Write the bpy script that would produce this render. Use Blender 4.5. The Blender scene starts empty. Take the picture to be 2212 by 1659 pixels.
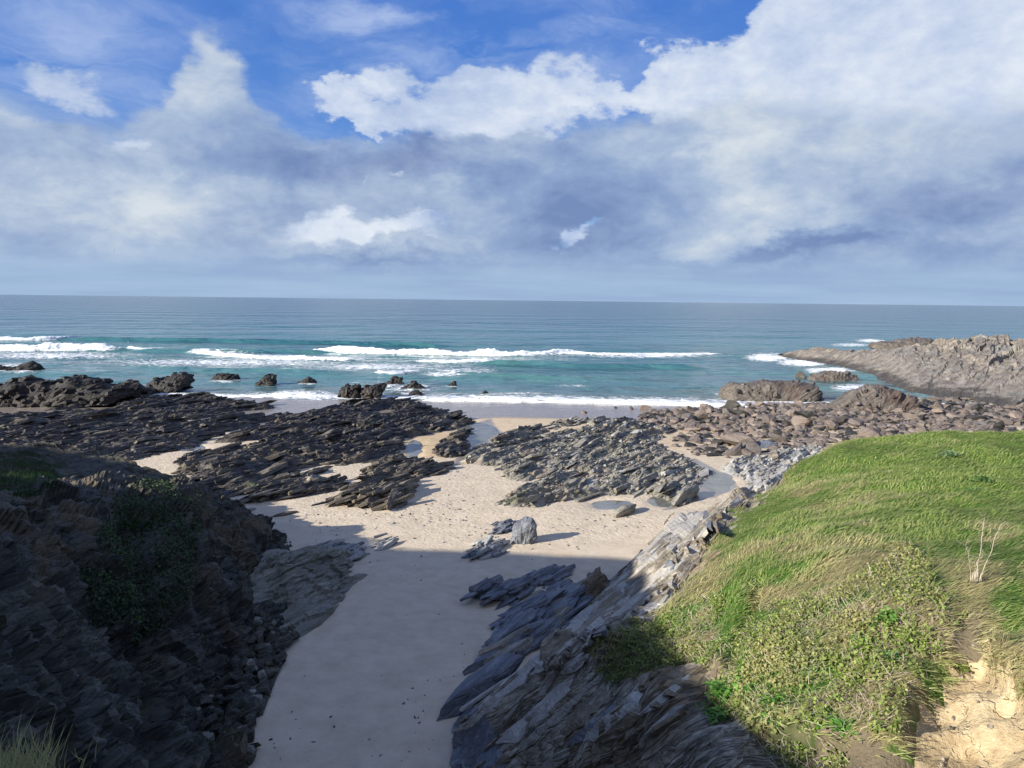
import bpy, math, random
import numpy as np
from mathutils import Vector, Matrix

SC = bpy.context.scene
COL = SC.collection
random.seed(7)
RNG = np.random.default_rng(11)

# ------------------------------------------------------------------ camera
CAM_Z = 18.0
PITCH = 0.1086          # radians below the horizon
ROLL = 0.0113
FU = 1661.0             # focal length for a 2212 x 1659 frame
cam = bpy.data.cameras.new("camera")
cam.sensor_width = 36.0
cam.lens = 36.0 * FU / 2212.0
cam.clip_start = 0.1
cam.clip_end = 120000.0
camo = bpy.data.objects.new("camera", cam)
COL.objects.link(camo)
FWD = np.array([0, math.cos(PITCH), -math.sin(PITCH)])
UP0 = np.array([0, math.sin(PITCH), math.cos(PITCH)])
R0 = np.array([1.0, 0, 0])
RIGHT = R0 * math.cos(ROLL) + UP0 * math.sin(ROLL)
UP = UP0 * math.cos(ROLL) - R0 * math.sin(ROLL)
EYE = np.array([0, 0, CAM_Z])
camo.matrix_world = Matrix(((RIGHT[0], UP[0], -FWD[0], 0), (RIGHT[1], UP[1], -FWD[1], 0),
                            (RIGHT[2], UP[2], -FWD[2], CAM_Z), (0, 0, 0, 1)))
SC.camera = camo

def ray(px, py):
    return FWD + RIGHT * ((px - 1106.0) / FU) - UP * ((py - 829.5) / FU)
def at(px, py, y):                      # survey point at a known distance y
    d = ray(px, py)
    return EYE + d * (y / d[1])
def proj(P):
    Q = np.asarray(P) - EYE
    f = Q @ FWD
    f = np.where(f < 0.05, 0.05, f)
    return np.stack([1106.0 + FU * (Q @ RIGHT) / f, 829.5 - FU * (Q @ UP) / f], -1)
def sand_z(y):
    return np.interp(y, [0, 56, 100, 137, 150, 260], [2.25, 2.2, 1.0, 0.02, -0.35, -6.0])
def gr(px, py, dz=0.0):                 # point on the beach / sea floor level
    d = ray(px, py)
    z = 1.0
    for _ in range(12):
        y = (CAM_Z - z) / -d[2] * d[1]
        z = max(0.0, float(sand_z(y))) + dz
    t = (CAM_Z - z) / -d[2]
    return EYE + d * t

# ------------------------------------------------------------------ render settings
SC.view_settings.view_transform = 'Standard'
SC.view_settings.look = 'None'
SC.view_settings.gamma = 1.0
SC.view_settings.exposure = 1.0
SC.cycles.max_bounces = 5
SC.cycles.diffuse_bounces = 3
SC.cycles.glossy_bounces = 3
SC.cycles.transparent_max_bounces = 6
SC.cycles.use_denoising = True

SUN_EL = math.radians(22.5)
SUN_AZ = math.atan2(-0.85, -0.53)       # compass angle from +Y towards +X
SUN_DIR = Vector((math.sin(SUN_AZ) * math.cos(SUN_EL), math.cos(SUN_AZ) * math.cos(SUN_EL), math.sin(SUN_EL)))
sun = bpy.data.lights.new("sun", 'SUN')
sun.energy = 4.8
sun.angle = math.radians(0.55)
sun.color = (1.0, 0.945, 0.86)
suno = bpy.data.objects.new("sun", sun)
suno.rotation_euler = (-SUN_DIR).to_track_quat('-Z', 'Y').to_euler()
suno.location = (-60, -60, 80)
COL.objects.link(suno)

# ------------------------------------------------------------------ node helpers
class NT:
    def __init__(s, tree):
        s.t = tree; s.N = tree.nodes; s.L = tree.links
    def n(s, typ, ins=None, **props):
        nd = s.N.new('ShaderNode' + typ)
        for k, v in props.items():
            setattr(nd, k, v)
        for k, v in (ins or {}).items():
            s.put(nd.inputs[k], v)
        return nd
    def put(s, sock, v):
        if isinstance(v, bpy.types.NodeSocket):
            s.L.new(v, sock)
        elif isinstance(v, bpy.types.Node):
            s.L.new(v.outputs[0], sock)
        else:
            if sock.type == 'RGBA' and len(v) == 3:
                v = (*v, 1.0)
            sock.default_value = v
    def m(s, op, a, b=0.0, c=0.0, clamp=False):
        nd = s.n('Math', operation=op, use_clamp=clamp)
        s.put(nd.inputs[0], a); s.put(nd.inputs[1], b); s.put(nd.inputs[2], c)
        return nd.outputs[0]
    def vm(s, op, a, b=None, scale=None):
        nd = s.n('VectorMath', operation=op)
        s.put(nd.inputs[0], a)
        if b is not None: s.put(nd.inputs[1], b)
        if scale is not None: s.put(nd.inputs['Scale'], scale)
        return nd.outputs['Value'] if op in ('DOT_PRODUCT', 'LENGTH') else nd.outputs[0]
    def xyz(s, x, y, z):
        nd = s.n('CombineXYZ'); s.put(nd.inputs[0], x); s.put(nd.inputs[1], y); s.put(nd.inputs[2], z)
        return nd.outputs[0]
    def noise(s, vec, scale, detail=4.0, rough=0.55, dist=0.0, col=False):
        nd = s.n('TexNoise', {'Scale': scale, 'Detail': detail, 'Roughness': rough, 'Distortion': dist})
        if vec is not None: s.put(nd.inputs['Vector'], vec)
        return nd.outputs['Color'] if col else nd.outputs[0]
    def vor(s, vec, scale, feature='F1', out='Distance', rand=1.0):
        nd = s.n('TexVoronoi', {'Scale': scale, 'Randomness': rand}, feature=feature)
        s.put(nd.inputs['Vector'], vec)
        return nd.outputs[out]
    def ss(s, v, a, b, lo=0.0, hi=1.0):
        nd = s.n('MapRange', {'From Min': a, 'From Max': b, 'To Min': lo, 'To Max': hi}, interpolation_type='SMOOTHSTEP')
        s.put(nd.inputs['Value'], v)
        return nd.outputs[0]
    def lin(s, v, a, b, lo=0.0, hi=1.0):
        nd = s.n('MapRange', {'From Min': a, 'From Max': b, 'To Min': lo, 'To Max': hi})
        s.put(nd.inputs['Value'], v)
        return nd.outputs[0]
    def mix(s, f, a, b, blend='MIX'):
        nd = s.n('Mix', data_type='RGBA', blend_type=blend)
        s.put(nd.inputs[0], f); s.put(nd.inputs[6], a); s.put(nd.inputs[7], b)
        return nd.outputs[2]
    def ramp(s, f, stops):
        nd = s.n('ValToRGB'); s.put(nd.inputs[0], f)
        cr = nd.color_ramp
        while len(cr.elements) < len(stops): cr.elements.new(0.5)
        for e, (p, c) in zip(cr.elements, stops):
            e.position = p; e.color = (*c, 1.0)
        return nd.outputs[0]
    def attr(s, name, out='Fac'):
        nd = s.n('Attribute'); nd.attribute_name = name
        return nd.outputs[out]
    def bump(s, h, strength=0.6, dist=0.1, normal=None):
        nd = s.n('Bump', {'Strength': strength, 'Distance': dist})
        s.put(nd.inputs['Height'], h)
        if normal is not None: s.put(nd.inputs['Normal'], normal)
        return nd.outputs[0]

def lin3(r, g, b):
    f = lambda c: (c / 255 / 12.92) if c / 255 <= 0.04045 else ((c / 255 + 0.055) / 1.055) ** 2.4
    return (f(r), f(g), f(b))

# ------------------------------------------------------------------ world: sky with clouds
def build_world():
    w = bpy.data.worlds.new("World")
    SC.world = w
    w.use_nodes = True
    t = NT(w.node_tree); t.N.clear()
    STR = 0.10
    EXPO = 2 ** SC.view_settings.exposure
    def sc(r, g, b):
        return tuple(c / STR / EXPO for c in lin3(r, g, b))
    sky = t.n('TexSky', sky_type='NISHITA', sun_disc=False, sun_elevation=SUN_EL,
              sun_rotation=SUN_AZ % (2 * math.pi), altitude=20, air_density=1.0, dust_density=0.6, ozone_density=2.5)
    geo = t.n('TexCoord').outputs['Generated']
    sep = t.n('SeparateXYZ', {0: geo})
    az = t.m('ARCTAN2', sep.outputs[0], sep.outputs[1])
    el = t.m('ARCSINE', sep.outputs[2])
    # direction plane: degrees / 10 in azimuth and elevation
    A = t.m('MULTIPLY', az, 5.7296); E = t.m('MULTIPLY', el, 5.7296)
    P0 = t.xyz(A, E, 0.0)
    Pf = t.xyz(A, t.m('MULTIPLY', E, 1.7), 3.3)
    w1 = t.noise(Pf, 0.8, 5, 0.55, col=True)
    w2 = t.noise(Pf, 2.6, 6, 0.6, col=True)
    off1 = t.vm('SCALE', t.vm('SUBTRACT', w1, (0.5, 0.5, 0.5)), scale=0.75)
    off2 = t.vm('SCALE', t.vm('SUBTRACT', w2, (0.5, 0.5, 0.5)), scale=0.50)
    Pw = t.vm('MULTIPLY', t.vm('ADD', P0, t.vm('ADD', off1, off2)), (1, 1, 0))
    Pl = t.vm('MULTIPLY', t.vm('ADD', P0, t.vm('ADD', t.vm('SCALE', off1, scale=0.4), off2)), (1, 1, 0))
    def ae(px, py):
        d = ray(px, py); d = d / np.linalg.norm(d)
        return math.atan2(d[0], d[1]) * 5.7296, math.asin(d[2]) * 5.7296
    def blobs(vec, lst, init):
        acc = init
        for (px, py, rx, ry, rot, wt) in lst:
            a, e = ae(px, py)
            mp = t.n('Mapping', {'Vector': vec, 'Location': (a, e, 0), 'Rotation': (0, 0, math.radians(rot)),
                                 'Scale': (rx / FU * 57.296 / 10, ry / FU * 57.296 / 10, 1)}, vector_type='TEXTURE')
            g = t.n('TexGradient', {0: mp}, gradient_type='QUADRATIC_SPHERE')
            g2 = t.m('SQRT', g.outputs[1])
            acc = t.m('MULTIPLY_ADD', g2, wt, acc)
        return acc
    fine = t.noise(Pf, 1.7, 9, 0.58, 0.3)
    fine2 = t.noise(t.vm('ADD', Pf, (7.1, 2.2, 5.0)), 0.85, 8, 0.58, 0.2)
    fine3 = t.noise(t.vm('ADD', Pf, (1.1, 9.2, 2.0)), 5.0, 7, 0.62)
    cover = t.noise(t.vm('MULTIPLY', geo, (1, 1, 2.2)), 1.6, 4, 0.55)      # broken cloud added outside the view, whitens the ambient light
    aside = t.ss(t.m('ABSOLUTE', A), 3.8, 5.2)
    above = t.ss(E, 3.3, 4.6)
    out_v = t.m('MAXIMUM', aside, above)
    # blue sky, deepened a little
    blue = t.mix(0.9, sky, t.ramp(t.lin(E, 0.0, 3.2), [(0.0, sc(136, 174, 222)), (0.40, sc(76, 130, 210)), (0.7, sc(58, 112, 202)), (1.0, sc(50, 100, 190))]))
    # cirrus streaks
    cs = t.n('Mapping', {'Vector': t.vm('ADD', P0, t.vm('SCALE', off1, scale=0.8)), 'Rotation': (0, 0, math.radians(7)), 'Scale': (0.42, 1.9, 1)})
    ci = t.noise(cs, 1.1, 9, 0.60, 0.6)
    cz = t.noise(P0, 0.55, 3, 0.5)
    ca = t.m('MULTIPLY', t.ss(ci, 0.46, 0.75), t.ss(cz, 0.38, 0.62))
    veil = blobs(Pl, [(100, 160, 400, 280, 0, 0.75), (800, 70, 480, 60, -10, 0.7), (1250, 160, 460, 110, 0, 1.0), (1000, 118, 360, 40, 4, 0.45), (760, 30, 300, 40, -12, 0.7),
                      (1250, 15, 350, 40, -4, 0.6), (60, 300, 360, 170, 0, 0.8), (680, 190, 60, 80, 20, 0.5)], 0.0)
    ca = t.m('MULTIPLY', ca, 0.5, clamp=True)
    ca = t.m('ADD', ca, t.m('MULTIPLY', veil, t.lin(ci, 0.40, 0.68, 0.0, 1.0)), clamp=True)
    col = t.mix(t.m('MULTIPLY', ca, 0.85), blue, sc(176, 196, 234))
    # white sunlit cumulus
    W = blobs(Pw, [
        (150, 165, 135, 55, -6, 0.75), (70, 255, 150, 26, 0, 0.6), (350, 312, 120, 50, 4, 0.95), (440, 345, 50, 26, -30, 0.7),
        (672, 299, 70, 16, 0, 0.8), (770, 215, 110, 50, -12, 1.3), (950, 240, 250, 95, -8, 1.3), (1150, 205, 260, 85, 8, 1.1), (1050, 290, 150, 50, 0, 0.9),
        (1400, 190, 130, 60, 15, 0.9), (1480, 160, 130, 100, 20, 1.0), (1600, 130, 130, 75, 0, 1.0), (1780, 70, 150, 130, 30, 1.5),
        (2000, 80, 380, 220, 0, 1.5), (2150, 250, 380, 300, 0, 1.3), (1750, 280, 400, 200, 0, 1.2),
        (760, 490, 330, 110, 0, 1.5), (840, 390, 220, 90, 0, 1.3), (1240, 505, 120, 90, 25, 0.7), (300, 480, 300, 160, 0, 1.0), (90, 440, 250, 150, 0, 1.0)], -0.30)
    W = t.m('ADD', W, t.m('ADD', t.m('MULTIPLY', t.m('SUBTRACT', fine, 0.5), 1.5), t.m('MULTIPLY', t.m('SUBTRACT', fine3, 0.5), 0.5)))
    W = t.m('ADD', W, t.m('MULTIPLY', out_v, t.m('MULTIPLY', t.m('SUBTRACT', cover, 0.44), 5.0)))
    wa = t.ss(W, -0.03, 0.34)
    bright = t.m('ADD', t.m('MULTIPLY', t.m('SUBTRACT', fine2, 0.5), 3.0), t.m('MULTIPLY', t.m('MINIMUM', t.m('SUBTRACT', W, 0.5), 0.5), 0.5))
    bright = t.m('ADD', bright, t.m('MULTIPLY', t.m('SUBTRACT', fine3, 0.5), 1.3))
    wc = t.ramp(t.lin(bright, -0.75, 0.95), [(0.0, sc(166, 187, 222)), (0.45, sc(202, 215, 237)), (0.75, sc(226, 234, 245)), (1.0, sc(241, 245, 250))])
    col = t.mix(t.m('MULTIPLY', wa, 0.96), col, wc)
    # grey stratocumulus in front, with openings
    base = t.m('MULTIPLY_ADD', t.ss(E, 1.65, 0.85), 1.10, -0.68)
    Gv = blobs(Pw, [
        (465, 170, 100, 170, 0, 1.15), (480, 270, 140, 110, 0, 1.0), (150, 350, 330, 80, 0, 0.35), (560, 380, 420, 120, 0, 0.7), (960, 380, 300, 90, 0, 0.6),
        (820, 560, 620, 60, 0, 0.6), (1300, 380, 330, 160, 0, 0.7), (1550, 300, 260, 150, 20, 0.55), (1500, 470, 420, 150, 0, 0.4),
        (1950, 420, 460, 130, -12, 0.4), (1750, 530, 420, 60, 0, 0.6), (1150, 320, 150, 50, 0, 0.5), (1900, 250, 420, 150, -10, 0.25),
        # openings
        (770, 500, 240, 66, 3, -1.15), (860, 390, 110, 30, 0, -1.0), (770, 400, 50, 20, 0, -0.8), (1240, 502, 80, 28, 28, -1.0), (350, 300, 120, 40, 0, -0.8), (440, 340, 40, 26, 0, -0.8),
        (800, 225, 220, 50, 0, -0.9), (1050, 250, 200, 50, 0, -0.5)], base)
    Gv = t.m('ADD', Gv, t.m('MULTIPLY', t.m('SUBTRACT', fine2, 0.5), 1.5))
    ga = t.ss(Gv, -0.15, 0.40)
    lightp = blobs(Pw, [(300, 480, 190, 120, 0, 0.62), (90, 470, 170, 140, 0, 0.42), (1620, 480, 230, 120, 0, 0.55), (1480, 280, 260, 150, 0, 0.5), (1950, 300, 380, 150, 0, 0.5), (1000, 430, 120, 90, 0, 0.45),
                        (450, 160, 100, 130, 0, 0.35), (820, 572, 420, 30, 0, -0.75), (1690, 545, 260, 34, 0, -1.1), (940, 345, 220, 70, 0, -0.75), (640, 350, 280, 70, 0, -0.6), (1300, 400, 260, 110, 0, -0.35), (1250, 540, 300, 40, 0, -0.4),
                        (2050, 430, 330, 70, -10, -0.5), (2000, 560, 300, 50, 0, -0.3), (1180, 480, 140, 100, 0, -0.5)], 0.40)
    lightp = t.m('ADD', lightp, t.m('ADD', t.m('MULTIPLY', t.m('SUBTRACT', fine, 0.5), 2.2), t.m('MULTIPLY', t.m('SUBTRACT', fine2, 0.5), 1.5)))
    lightp = t.m('ADD', lightp, t.m('MULTIPLY', t.m('SUBTRACT', fine3, 0.5), 0.55))
    gc = t.ramp(t.lin(lightp, -0.35, 1.25), [(0.0, sc(118, 140, 184)), (0.35, sc(146, 168, 204)), (0.65, sc(174, 192, 217)), (1.0, sc(214, 223, 231))])
    col = t.mix(t.m('MULTIPLY', ga, 0.92), col, gc)
    # hazy band low over the sea
    hz = t.m('ADD', E, t.m('MULTIPLY', t.m('SUBTRACT', fine2, 0.5), 0.22))
    ha = t.ss(hz, 0.42, 0.12)
    hs = t.noise(t.n('Mapping', {'Vector': P0, 'Scale': (0.5, 7.0, 1)}), 1.2, 5, 0.55)
    hc = t.ramp(hs, [(0.25, sc(146, 170, 208)), (0.5, sc(160, 186, 218)), (0.75, sc(172, 196, 224))])
    col = t.mix(t.m('MULTIPLY', ha, 0.92), col, hc)
    bg = t.n('Background', {'Color': col, 'Strength': STR})
    out = t.n('OutputWorld'); t.L.new(bg.outputs[0], out.inputs[0])
    w.cycles.sampling_method = 'MANUAL'
    w.cycles.sample_map_resolution = 512
build_world()

# ------------------------------------------------------------------ numeric noise
def _h(ix, iy, iz, seed):
    with np.errstate(over='ignore'):
        h = (ix.astype(np.uint32) * np.uint32(374761393) + iy.astype(np.uint32) * np.uint32(668265263)
             + iz.astype(np.uint32) * np.uint32(2246822519) + np.uint32((seed * 3266489917) & 0xFFFFFFFF))
        h = (h ^ (h >> np.uint32(13))) * np.uint32(1274126177)
        h = (h ^ (h >> np.uint32(16))) * np.uint32(2654435761)
        h = h ^ (h >> np.uint32(15))
    return h.astype(np.float64) / 4294967295.0
def vnoise(p, seed=0):
    p = np.asarray(p, float)
    i = np.floor(p).astype(np.int64); f = p - i
    u = f * f * f * (f * (f * 6 - 15) + 10)
    r = 0
    for dx in (0, 1):
        for dy in (0, 1):
            for dz in (0, 1):
                wgt = (u[:, 0] if dx else 1 - u[:, 0]) * (u[:, 1] if dy else 1 - u[:, 1]) * (u[:, 2] if dz else 1 - u[:, 2])
                r = r + wgt * _h(i[:, 0] + dx, i[:, 1] + dy, i[:, 2] + dz, seed)
    return r * 2 - 1
def fbm(p, octv=4, seed=0, gain=0.5, lac=2.03):
    a = 1.0; s = 0; tot = 0; q = np.asarray(p, float).copy()
    for o in range(octv):
        s = s + a * vnoise(q, seed + o * 17); tot += a
        a *= gain; q = q * lac + 3.7
    return s / tot
def ridged(p, octv=4, seed=0):
    a = 1.0; s = 0; tot = 0; q = np.asarray(p, float).copy()
    for o in range(octv):
        s = s + a * (1 - np.abs(vnoise(q, seed + o * 13))); tot += a
        a *= 0.5; q = q * 2.1 + 1.9
    return s / tot
def cells(p, seed=0):                   # nearest random cell: its random value, F1, F2
    i = np.floor(p).astype(np.int64)
    n = len(p)
    b1 = np.full(n, 9.0); b2 = np.full(n, 9.0); val = np.zeros(n)
    for dx in (-1, 0, 1):
        for dy in (-1, 0, 1):
            for dz in (-1, 0, 1):
                c = i + np.array([dx, dy, dz])
                jx = _h(c[:, 0], c[:, 1], c[:, 2], seed); jy = _h(c[:, 0], c[:, 1], c[:, 2], seed + 5); jz = _h(c[:, 0], c[:, 1], c[:, 2], seed + 9)
                d = np.sqrt((c[:, 0] + jx - p[:, 0]) ** 2 + (c[:, 1] + jy - p[:, 1]) ** 2 + (c[:, 2] + jz - p[:, 2]) ** 2)
                v = _h(c[:, 0], c[:, 1], c[:, 2], seed + 31)
                less = d < b1
                b2 = np.where(less, b1, np.minimum(b2, d)); val = np.where(less, v, val); b1 = np.where(less, d, b1)
    return val, b1, b2
def sstep(a, b, x):
    t = np.clip((x - a) / (b - a), 0, 1)
    return t * t * (3 - 2 * t)
def inpoly(pts, poly):
    poly = np.asarray(poly, float); x, y = pts[:, 0], pts[:, 1]
    r = np.zeros(len(pts), bool); n = len(poly)
    for k in range(n):
        x1, y1 = poly[k]; x2, y2 = poly[(k + 1) % n]
        c = ((y1 > y) != (y2 > y)) & (x < (x2 - x1) * (y - y1) / (y2 - y1 + 1e-12) + x1)
        r ^= c
    return r
def polydist(pts, poly):                # signed, positive inside
    poly = np.asarray(poly, float); d = np.full(len(pts), 1e9); n = len(poly)
    for k in range(n):
        a = poly[k]; b = poly[(k + 1) % n]; ab = b - a
        t = np.clip(((pts - a) @ ab) / (ab @ ab + 1e-12), 0, 1)
        d = np.minimum(d, np.linalg.norm(pts - (a + t[:, None] * ab), axis=1))
    return np.where(inpoly(pts, poly), d, -d)

# bedding of the slate: strike runs away to the right, beds dip down to the left
STK = np.array([0.50, 0.866, 0.0])
DIPA = math.radians(38)
BNRM = np.array([-0.866 * math.sin(DIPA), 0.5 * math.sin(DIPA), math.cos(DIPA)])
BDIP = np.cross(BNRM, STK)
def bed(p, sa, sb, sc_):
    p = np.asarray(p)
    return np.stack([p @ STK * sa, p @ BDIP * sb, p @ BNRM * sc_], -1)

# ------------------------------------------------------------------ mesh helpers
def mesh_np(name, V, F, mat=None, parent=None, smooth=True, attrs=None):
    V = np.asarray(V, np.float32); me = bpy.data.meshes.new(name)
    me.vertices.add(len(V)); me.vertices.foreach_set('co', V.ravel())
    if isinstance(F, np.ndarray):
        k = F.shape[1]; nf = len(F); idx = F.ravel().astype(np.int32)
        ls = np.arange(0, nf * k, k, dtype=np.int32); lt = np.full(nf, k, np.int32)
    else:
        lt = np.array([len(f) for f in F], np.int32); idx = np.array([i for f in F for i in f], np.int32)
        ls = np.concatenate([[0], np.cumsum(lt)[:-1]]).astype(np.int32); nf = len(F)
    me.loops.add(len(idx)); me.loops.foreach_set('vertex_index', idx)
    me.polygons.add(nf); me.polygons.foreach_set('loop_start', ls); me.polygons.foreach_set('loop_total', lt)
    me.update(calc_edges=True)
    me.polygons.foreach_set('use_smooth', np.full(nf, bool(smooth)))
    for an, av in (attrs or {}).items():
        a = me.attributes.new(an, 'FLOAT', 'POINT'); a.data.foreach_set('value', np.asarray(av, np.float32))
    if mat: me.materials.append(mat)
    return link(name, me, parent)
def link(name, me, parent=None):
    o = bpy.data.objects.new(name, me); COL.objects.link(o)
    if parent is not None: o.parent = parent
    return o
def empty(name, loc=(0, 0, 0)):
    o = bpy.data.objects.new(name, None); COL.objects.link(o); o.location = loc
    return o
def tag(o, label=None, cat=None, group=None, kind=None):
    if label: o['label'] = label
    if cat: o['category'] = cat
    if group: o['group'] = group
    if kind: o['kind'] = kind
    return o
def gridf(nu, nv):
    i = np.arange(nu - 1)[:, None] * nv + np.arange(nv - 1)[None, :]
    return np.stack([i, i + nv, i + nv + 1, i + 1], -1).reshape(-1, 4)
def cr1(P, n):
    P = np.asarray(P, float); K = len(P)
    t = np.linspace(0, K - 1 - 1e-9, n) if np.isscalar(n) else np.minimum(np.asarray(n), K - 1 - 1e-9); i = np.floor(t).astype(int); f = (t - i)
    g = lambda k: P[np.clip(k, 0, K - 1)]
    f = f.reshape(-1, *([1] * (P.ndim - 1)))
    p0, p1, p2, p3 = g(i - 1), g(i), g(i + 1), g(i + 2)
    return 0.5 * (2 * p1 + (p2 - p0) * f + (2 * p0 - 5 * p1 + 4 * p2 - p3) * f ** 2 + (3 * p1 - p0 - 3 * p2 + p3) * f ** 3)
def loft(C, nu, nv):
    C = np.array(C, float)
    A = cr1(C, nu)
    return cr1(A.transpose(1, 0, 2), nv).transpose(1, 0, 2)
def gnormals(G):
    du = np.gradient(G, axis=0); dv = np.gradient(G, axis=1)
    n = np.cross(du, dv); n /= np.linalg.norm(n, axis=2, keepdims=True) + 1e-9
    return n
def submesh(name, V, F, fmask, mat, parent, attrs=None, smooth=True):
    Fs = F[fmask]; used = np.unique(Fs); remap = np.full(len(V), -1); remap[used] = np.arange(len(used))
    return mesh_np(name, V[used], remap[Fs], mat, parent, smooth, {k: v[used] for k, v in (attrs or {}).items()})

# ------------------------------------------------------------------ materials
def newmat(name):
    m = bpy.data.materials.new(name); m.use_nodes = True
    t = NT(m.node_tree); t.N.clear()
    return m, t
def finish(t, color, rough=0.8, normal=None, spec=0.3, extra=None):
    ins = {'Base Color': color, 'Roughness': rough, 'Specular IOR Level': spec}
    if normal is not None: ins['Normal'] = normal
    ins.update(extra or {})
    b = t.n('BsdfPrincipled', ins)
    o = t.n('OutputMaterial'); t.L.new(b.outputs[0], o.inputs[0])
    return b
def bedvec(t, base, sa, sb, sc_):
    return t.xyz(t.vm('DOT_PRODUCT', base, tuple(STK * sa)), t.vm('DOT_PRODUCT', base, tuple(BDIP * sb)), t.vm('DOT_PRODUCT', base, tuple(BNRM * sc_)))

def rock_mat(name, dark, mid, light, stain=None, scale=1.0, wet=0.0, bumpd=0.06, moss=None, mossamt=0.0, local=False, tide=None, streak=1.0, rough=0.8, across=1.0, seams=False):
    m, t = newmat(name)
    pos = t.n('TexCoord').outputs['Object'] if local else t.n('NewGeometry').outputs['Position']
    if local:
        rnd = t.n('ObjectInfo').outputs['Random']
        pos = t.vm('ADD', pos, t.vm('SCALE', (13.7, 7.9, 21.1), scale=rnd))
    bv = bedvec(t, pos, 0.35 * scale, 0.6 * scale * across, 4.5 * scale * streak)
    n1 = t.noise(bv, 1.6, 6, 0.62, 0.4)
    n2 = t.noise(pos, 0.9 * scale, 5, 0.6)
    n3 = t.noise(pos, 7.0 * scale, 5, 0.65)
    f = t.m('ADD', t.m('MULTIPLY', n1, 0.5), t.m('ADD', t.m('MULTIPLY', n2, 0.3), t.m('MULTIPLY', n3, 0.25)))
    col = t.ramp(f, [(0.34, dark), (0.52, mid), (0.68, light)])
    if stain is not None:
        s = t.ss(t.noise(pos, 0.33 * scale, 4, 0.6, 0.5), 0.5, 0.66)
        col = t.mix(t.m('MULTIPLY', s, 0.75), col, t.mix(1.0, stain, t.ramp(n3, [(0.3, (0.6, 0.6, 0.6)), (0.7, (1.3, 1.3, 1.3))]), 'MULTIPLY'))
    if moss is not None:
        up = t.n('SeparateXYZ', {0: t.n('NewGeometry').outputs['Normal']}).outputs[2]
        mm = t.m('MULTIPLY', t.ss(t.noise(pos, 0.22 * scale, 5, 0.62), 0.62 - mossamt, 0.72 - mossamt), t.ss(up, 0.1, 0.7))
        col = t.mix(t.m('MULTIPLY', mm, 0.85), col, t.mix(n3, tuple(c * 0.5 for c in moss), moss))
    if local:
        col = t.mix(1.0, col, t.ramp(rnd, [(0.0, (0.66, 0.68, 0.72)), (0.5, (1.0, 0.98, 0.96)), (1.0, (1.28, 1.2, 1.12))]), 'MULTIPLY')
    if tide is not None:
        zz = t.n('SeparateXYZ', {0: t.n('NewGeometry').outputs['Position']}).outputs[2]
        tb = t.ss(t.m('ADD', zz, t.m('MULTIPLY', t.m('SUBTRACT', n2, 0.5), 3.0)), tide, tide * 0.3)
        col = t.mix(t.m('MULTIPLY', tb, 0.8), col, (0.030, 0.026, 0.022))
    cr = t.vor(bedvec(t, pos, (0.9 if across == 1.0 else 0.45) * scale, 1.3 * scale * (across * 0.4 + 0.6), 3.2 * scale), 1.0, 'DISTANCE_TO_EDGE')
    crack = t.ss(cr, 0.0, 0.09)
    h = t.m('ADD', t.m('MULTIPLY', n1, 1.0), t.m('ADD', t.m('MULTIPLY', n3, 0.45), t.m('MULTIPLY', crack, 0.35)))
    h = t.m('ADD', h, t.m('MULTIPLY', t.noise(pos, 22 * scale, 3, 0.6), 0.12))
    if seams:                             # open joints between the beds, running with the strike
        qv = t.xyz(t.m('MULTIPLY', t.attr('beda'), 0.07), t.m('MULTIPLY', t.attr('bedw'), 1.1), 0.0)
        s1 = t.ss(t.m('ABSOLUTE', t.m('SUBTRACT', t.noise(qv, 1.0, 4, 0.6), 0.5)), 0.002, 0.030)
        s2 = t.ss(t.m('ABSOLUTE', t.m('SUBTRACT', t.noise(qv, 2.3, 3, 0.6), 0.5)), 0.002, 0.035)
        sm = t.m('MULTIPLY', s1, s2)
        col = t.mix(sm, t.mix(1.0, col, (0.45, 0.42, 0.38), 'MULTIPLY'), col)
        bandc = t.noise(qv, 2.4, 4, 0.6)
        col = t.mix(1.0, col, t.ramp(bandc, [(0.32, (0.70, 0.66, 0.60)), (0.5, (1.0, 1.0, 1.0)), (0.68, (1.30, 1.30, 1.28))]), 'MULTIPLY')
        h = t.m('ADD', t.m('MULTIPLY', h, 0.6), t.m('ADD', t.m('MULTIPLY', sm, 0.9), t.m('MULTIPLY', bandc, 1.5)))
    rg = t.lin(n3, 0.3, 0.7, rough - 0.18 - wet * 0.35, rough + 0.12 - wet * 0.25)
    finish(t, col, rg, t.bump(h, 0.9, bumpd), 0.35 + 0.25 * wet)
    return m

M = {}
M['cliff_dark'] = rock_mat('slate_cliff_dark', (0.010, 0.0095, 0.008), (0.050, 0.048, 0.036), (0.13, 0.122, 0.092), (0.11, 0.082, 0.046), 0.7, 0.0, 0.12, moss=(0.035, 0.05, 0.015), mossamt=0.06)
M['ramp'] = rock_mat('slate_ramp', (0.075, 0.072, 0.054), (0.19, 0.182, 0.142), (0.31, 0.295, 0.24), None, 0.7, 0.1, 0.09)
M['flank'] = rock_mat('slate_flank', (0.040, 0.032, 0.022), (0.20, 0.168, 0.118), (0.56, 0.51, 0.42), (0.17, 0.125, 0.068), 0.8, 0.0, 0.07, streak=2.0, across=2.6)
M['flank_face'] = rock_mat('slate_flank_face', (0.050, 0.041, 0.029), (0.215, 0.182, 0.130), (0.56, 0.51, 0.42), (0.18, 0.135, 0.075), 0.8, 0.0, 0.07, streak=1.0, seams=True)
M['flank_pale'] = rock_mat('slate_flank_pale', (0.17, 0.155, 0.13), (0.34, 0.315, 0.27), (0.52, 0.49, 0.43), None, 0.8, 0.0, 0.05, across=4.0)
M['slate'] = rock_mat('slate_wet', (0.045, 0.052, 0.063), (0.11, 0.119, 0.135), (0.26, 0.27, 0.275), None, 0.9, 0.6, 0.06, across=4.0)
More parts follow.
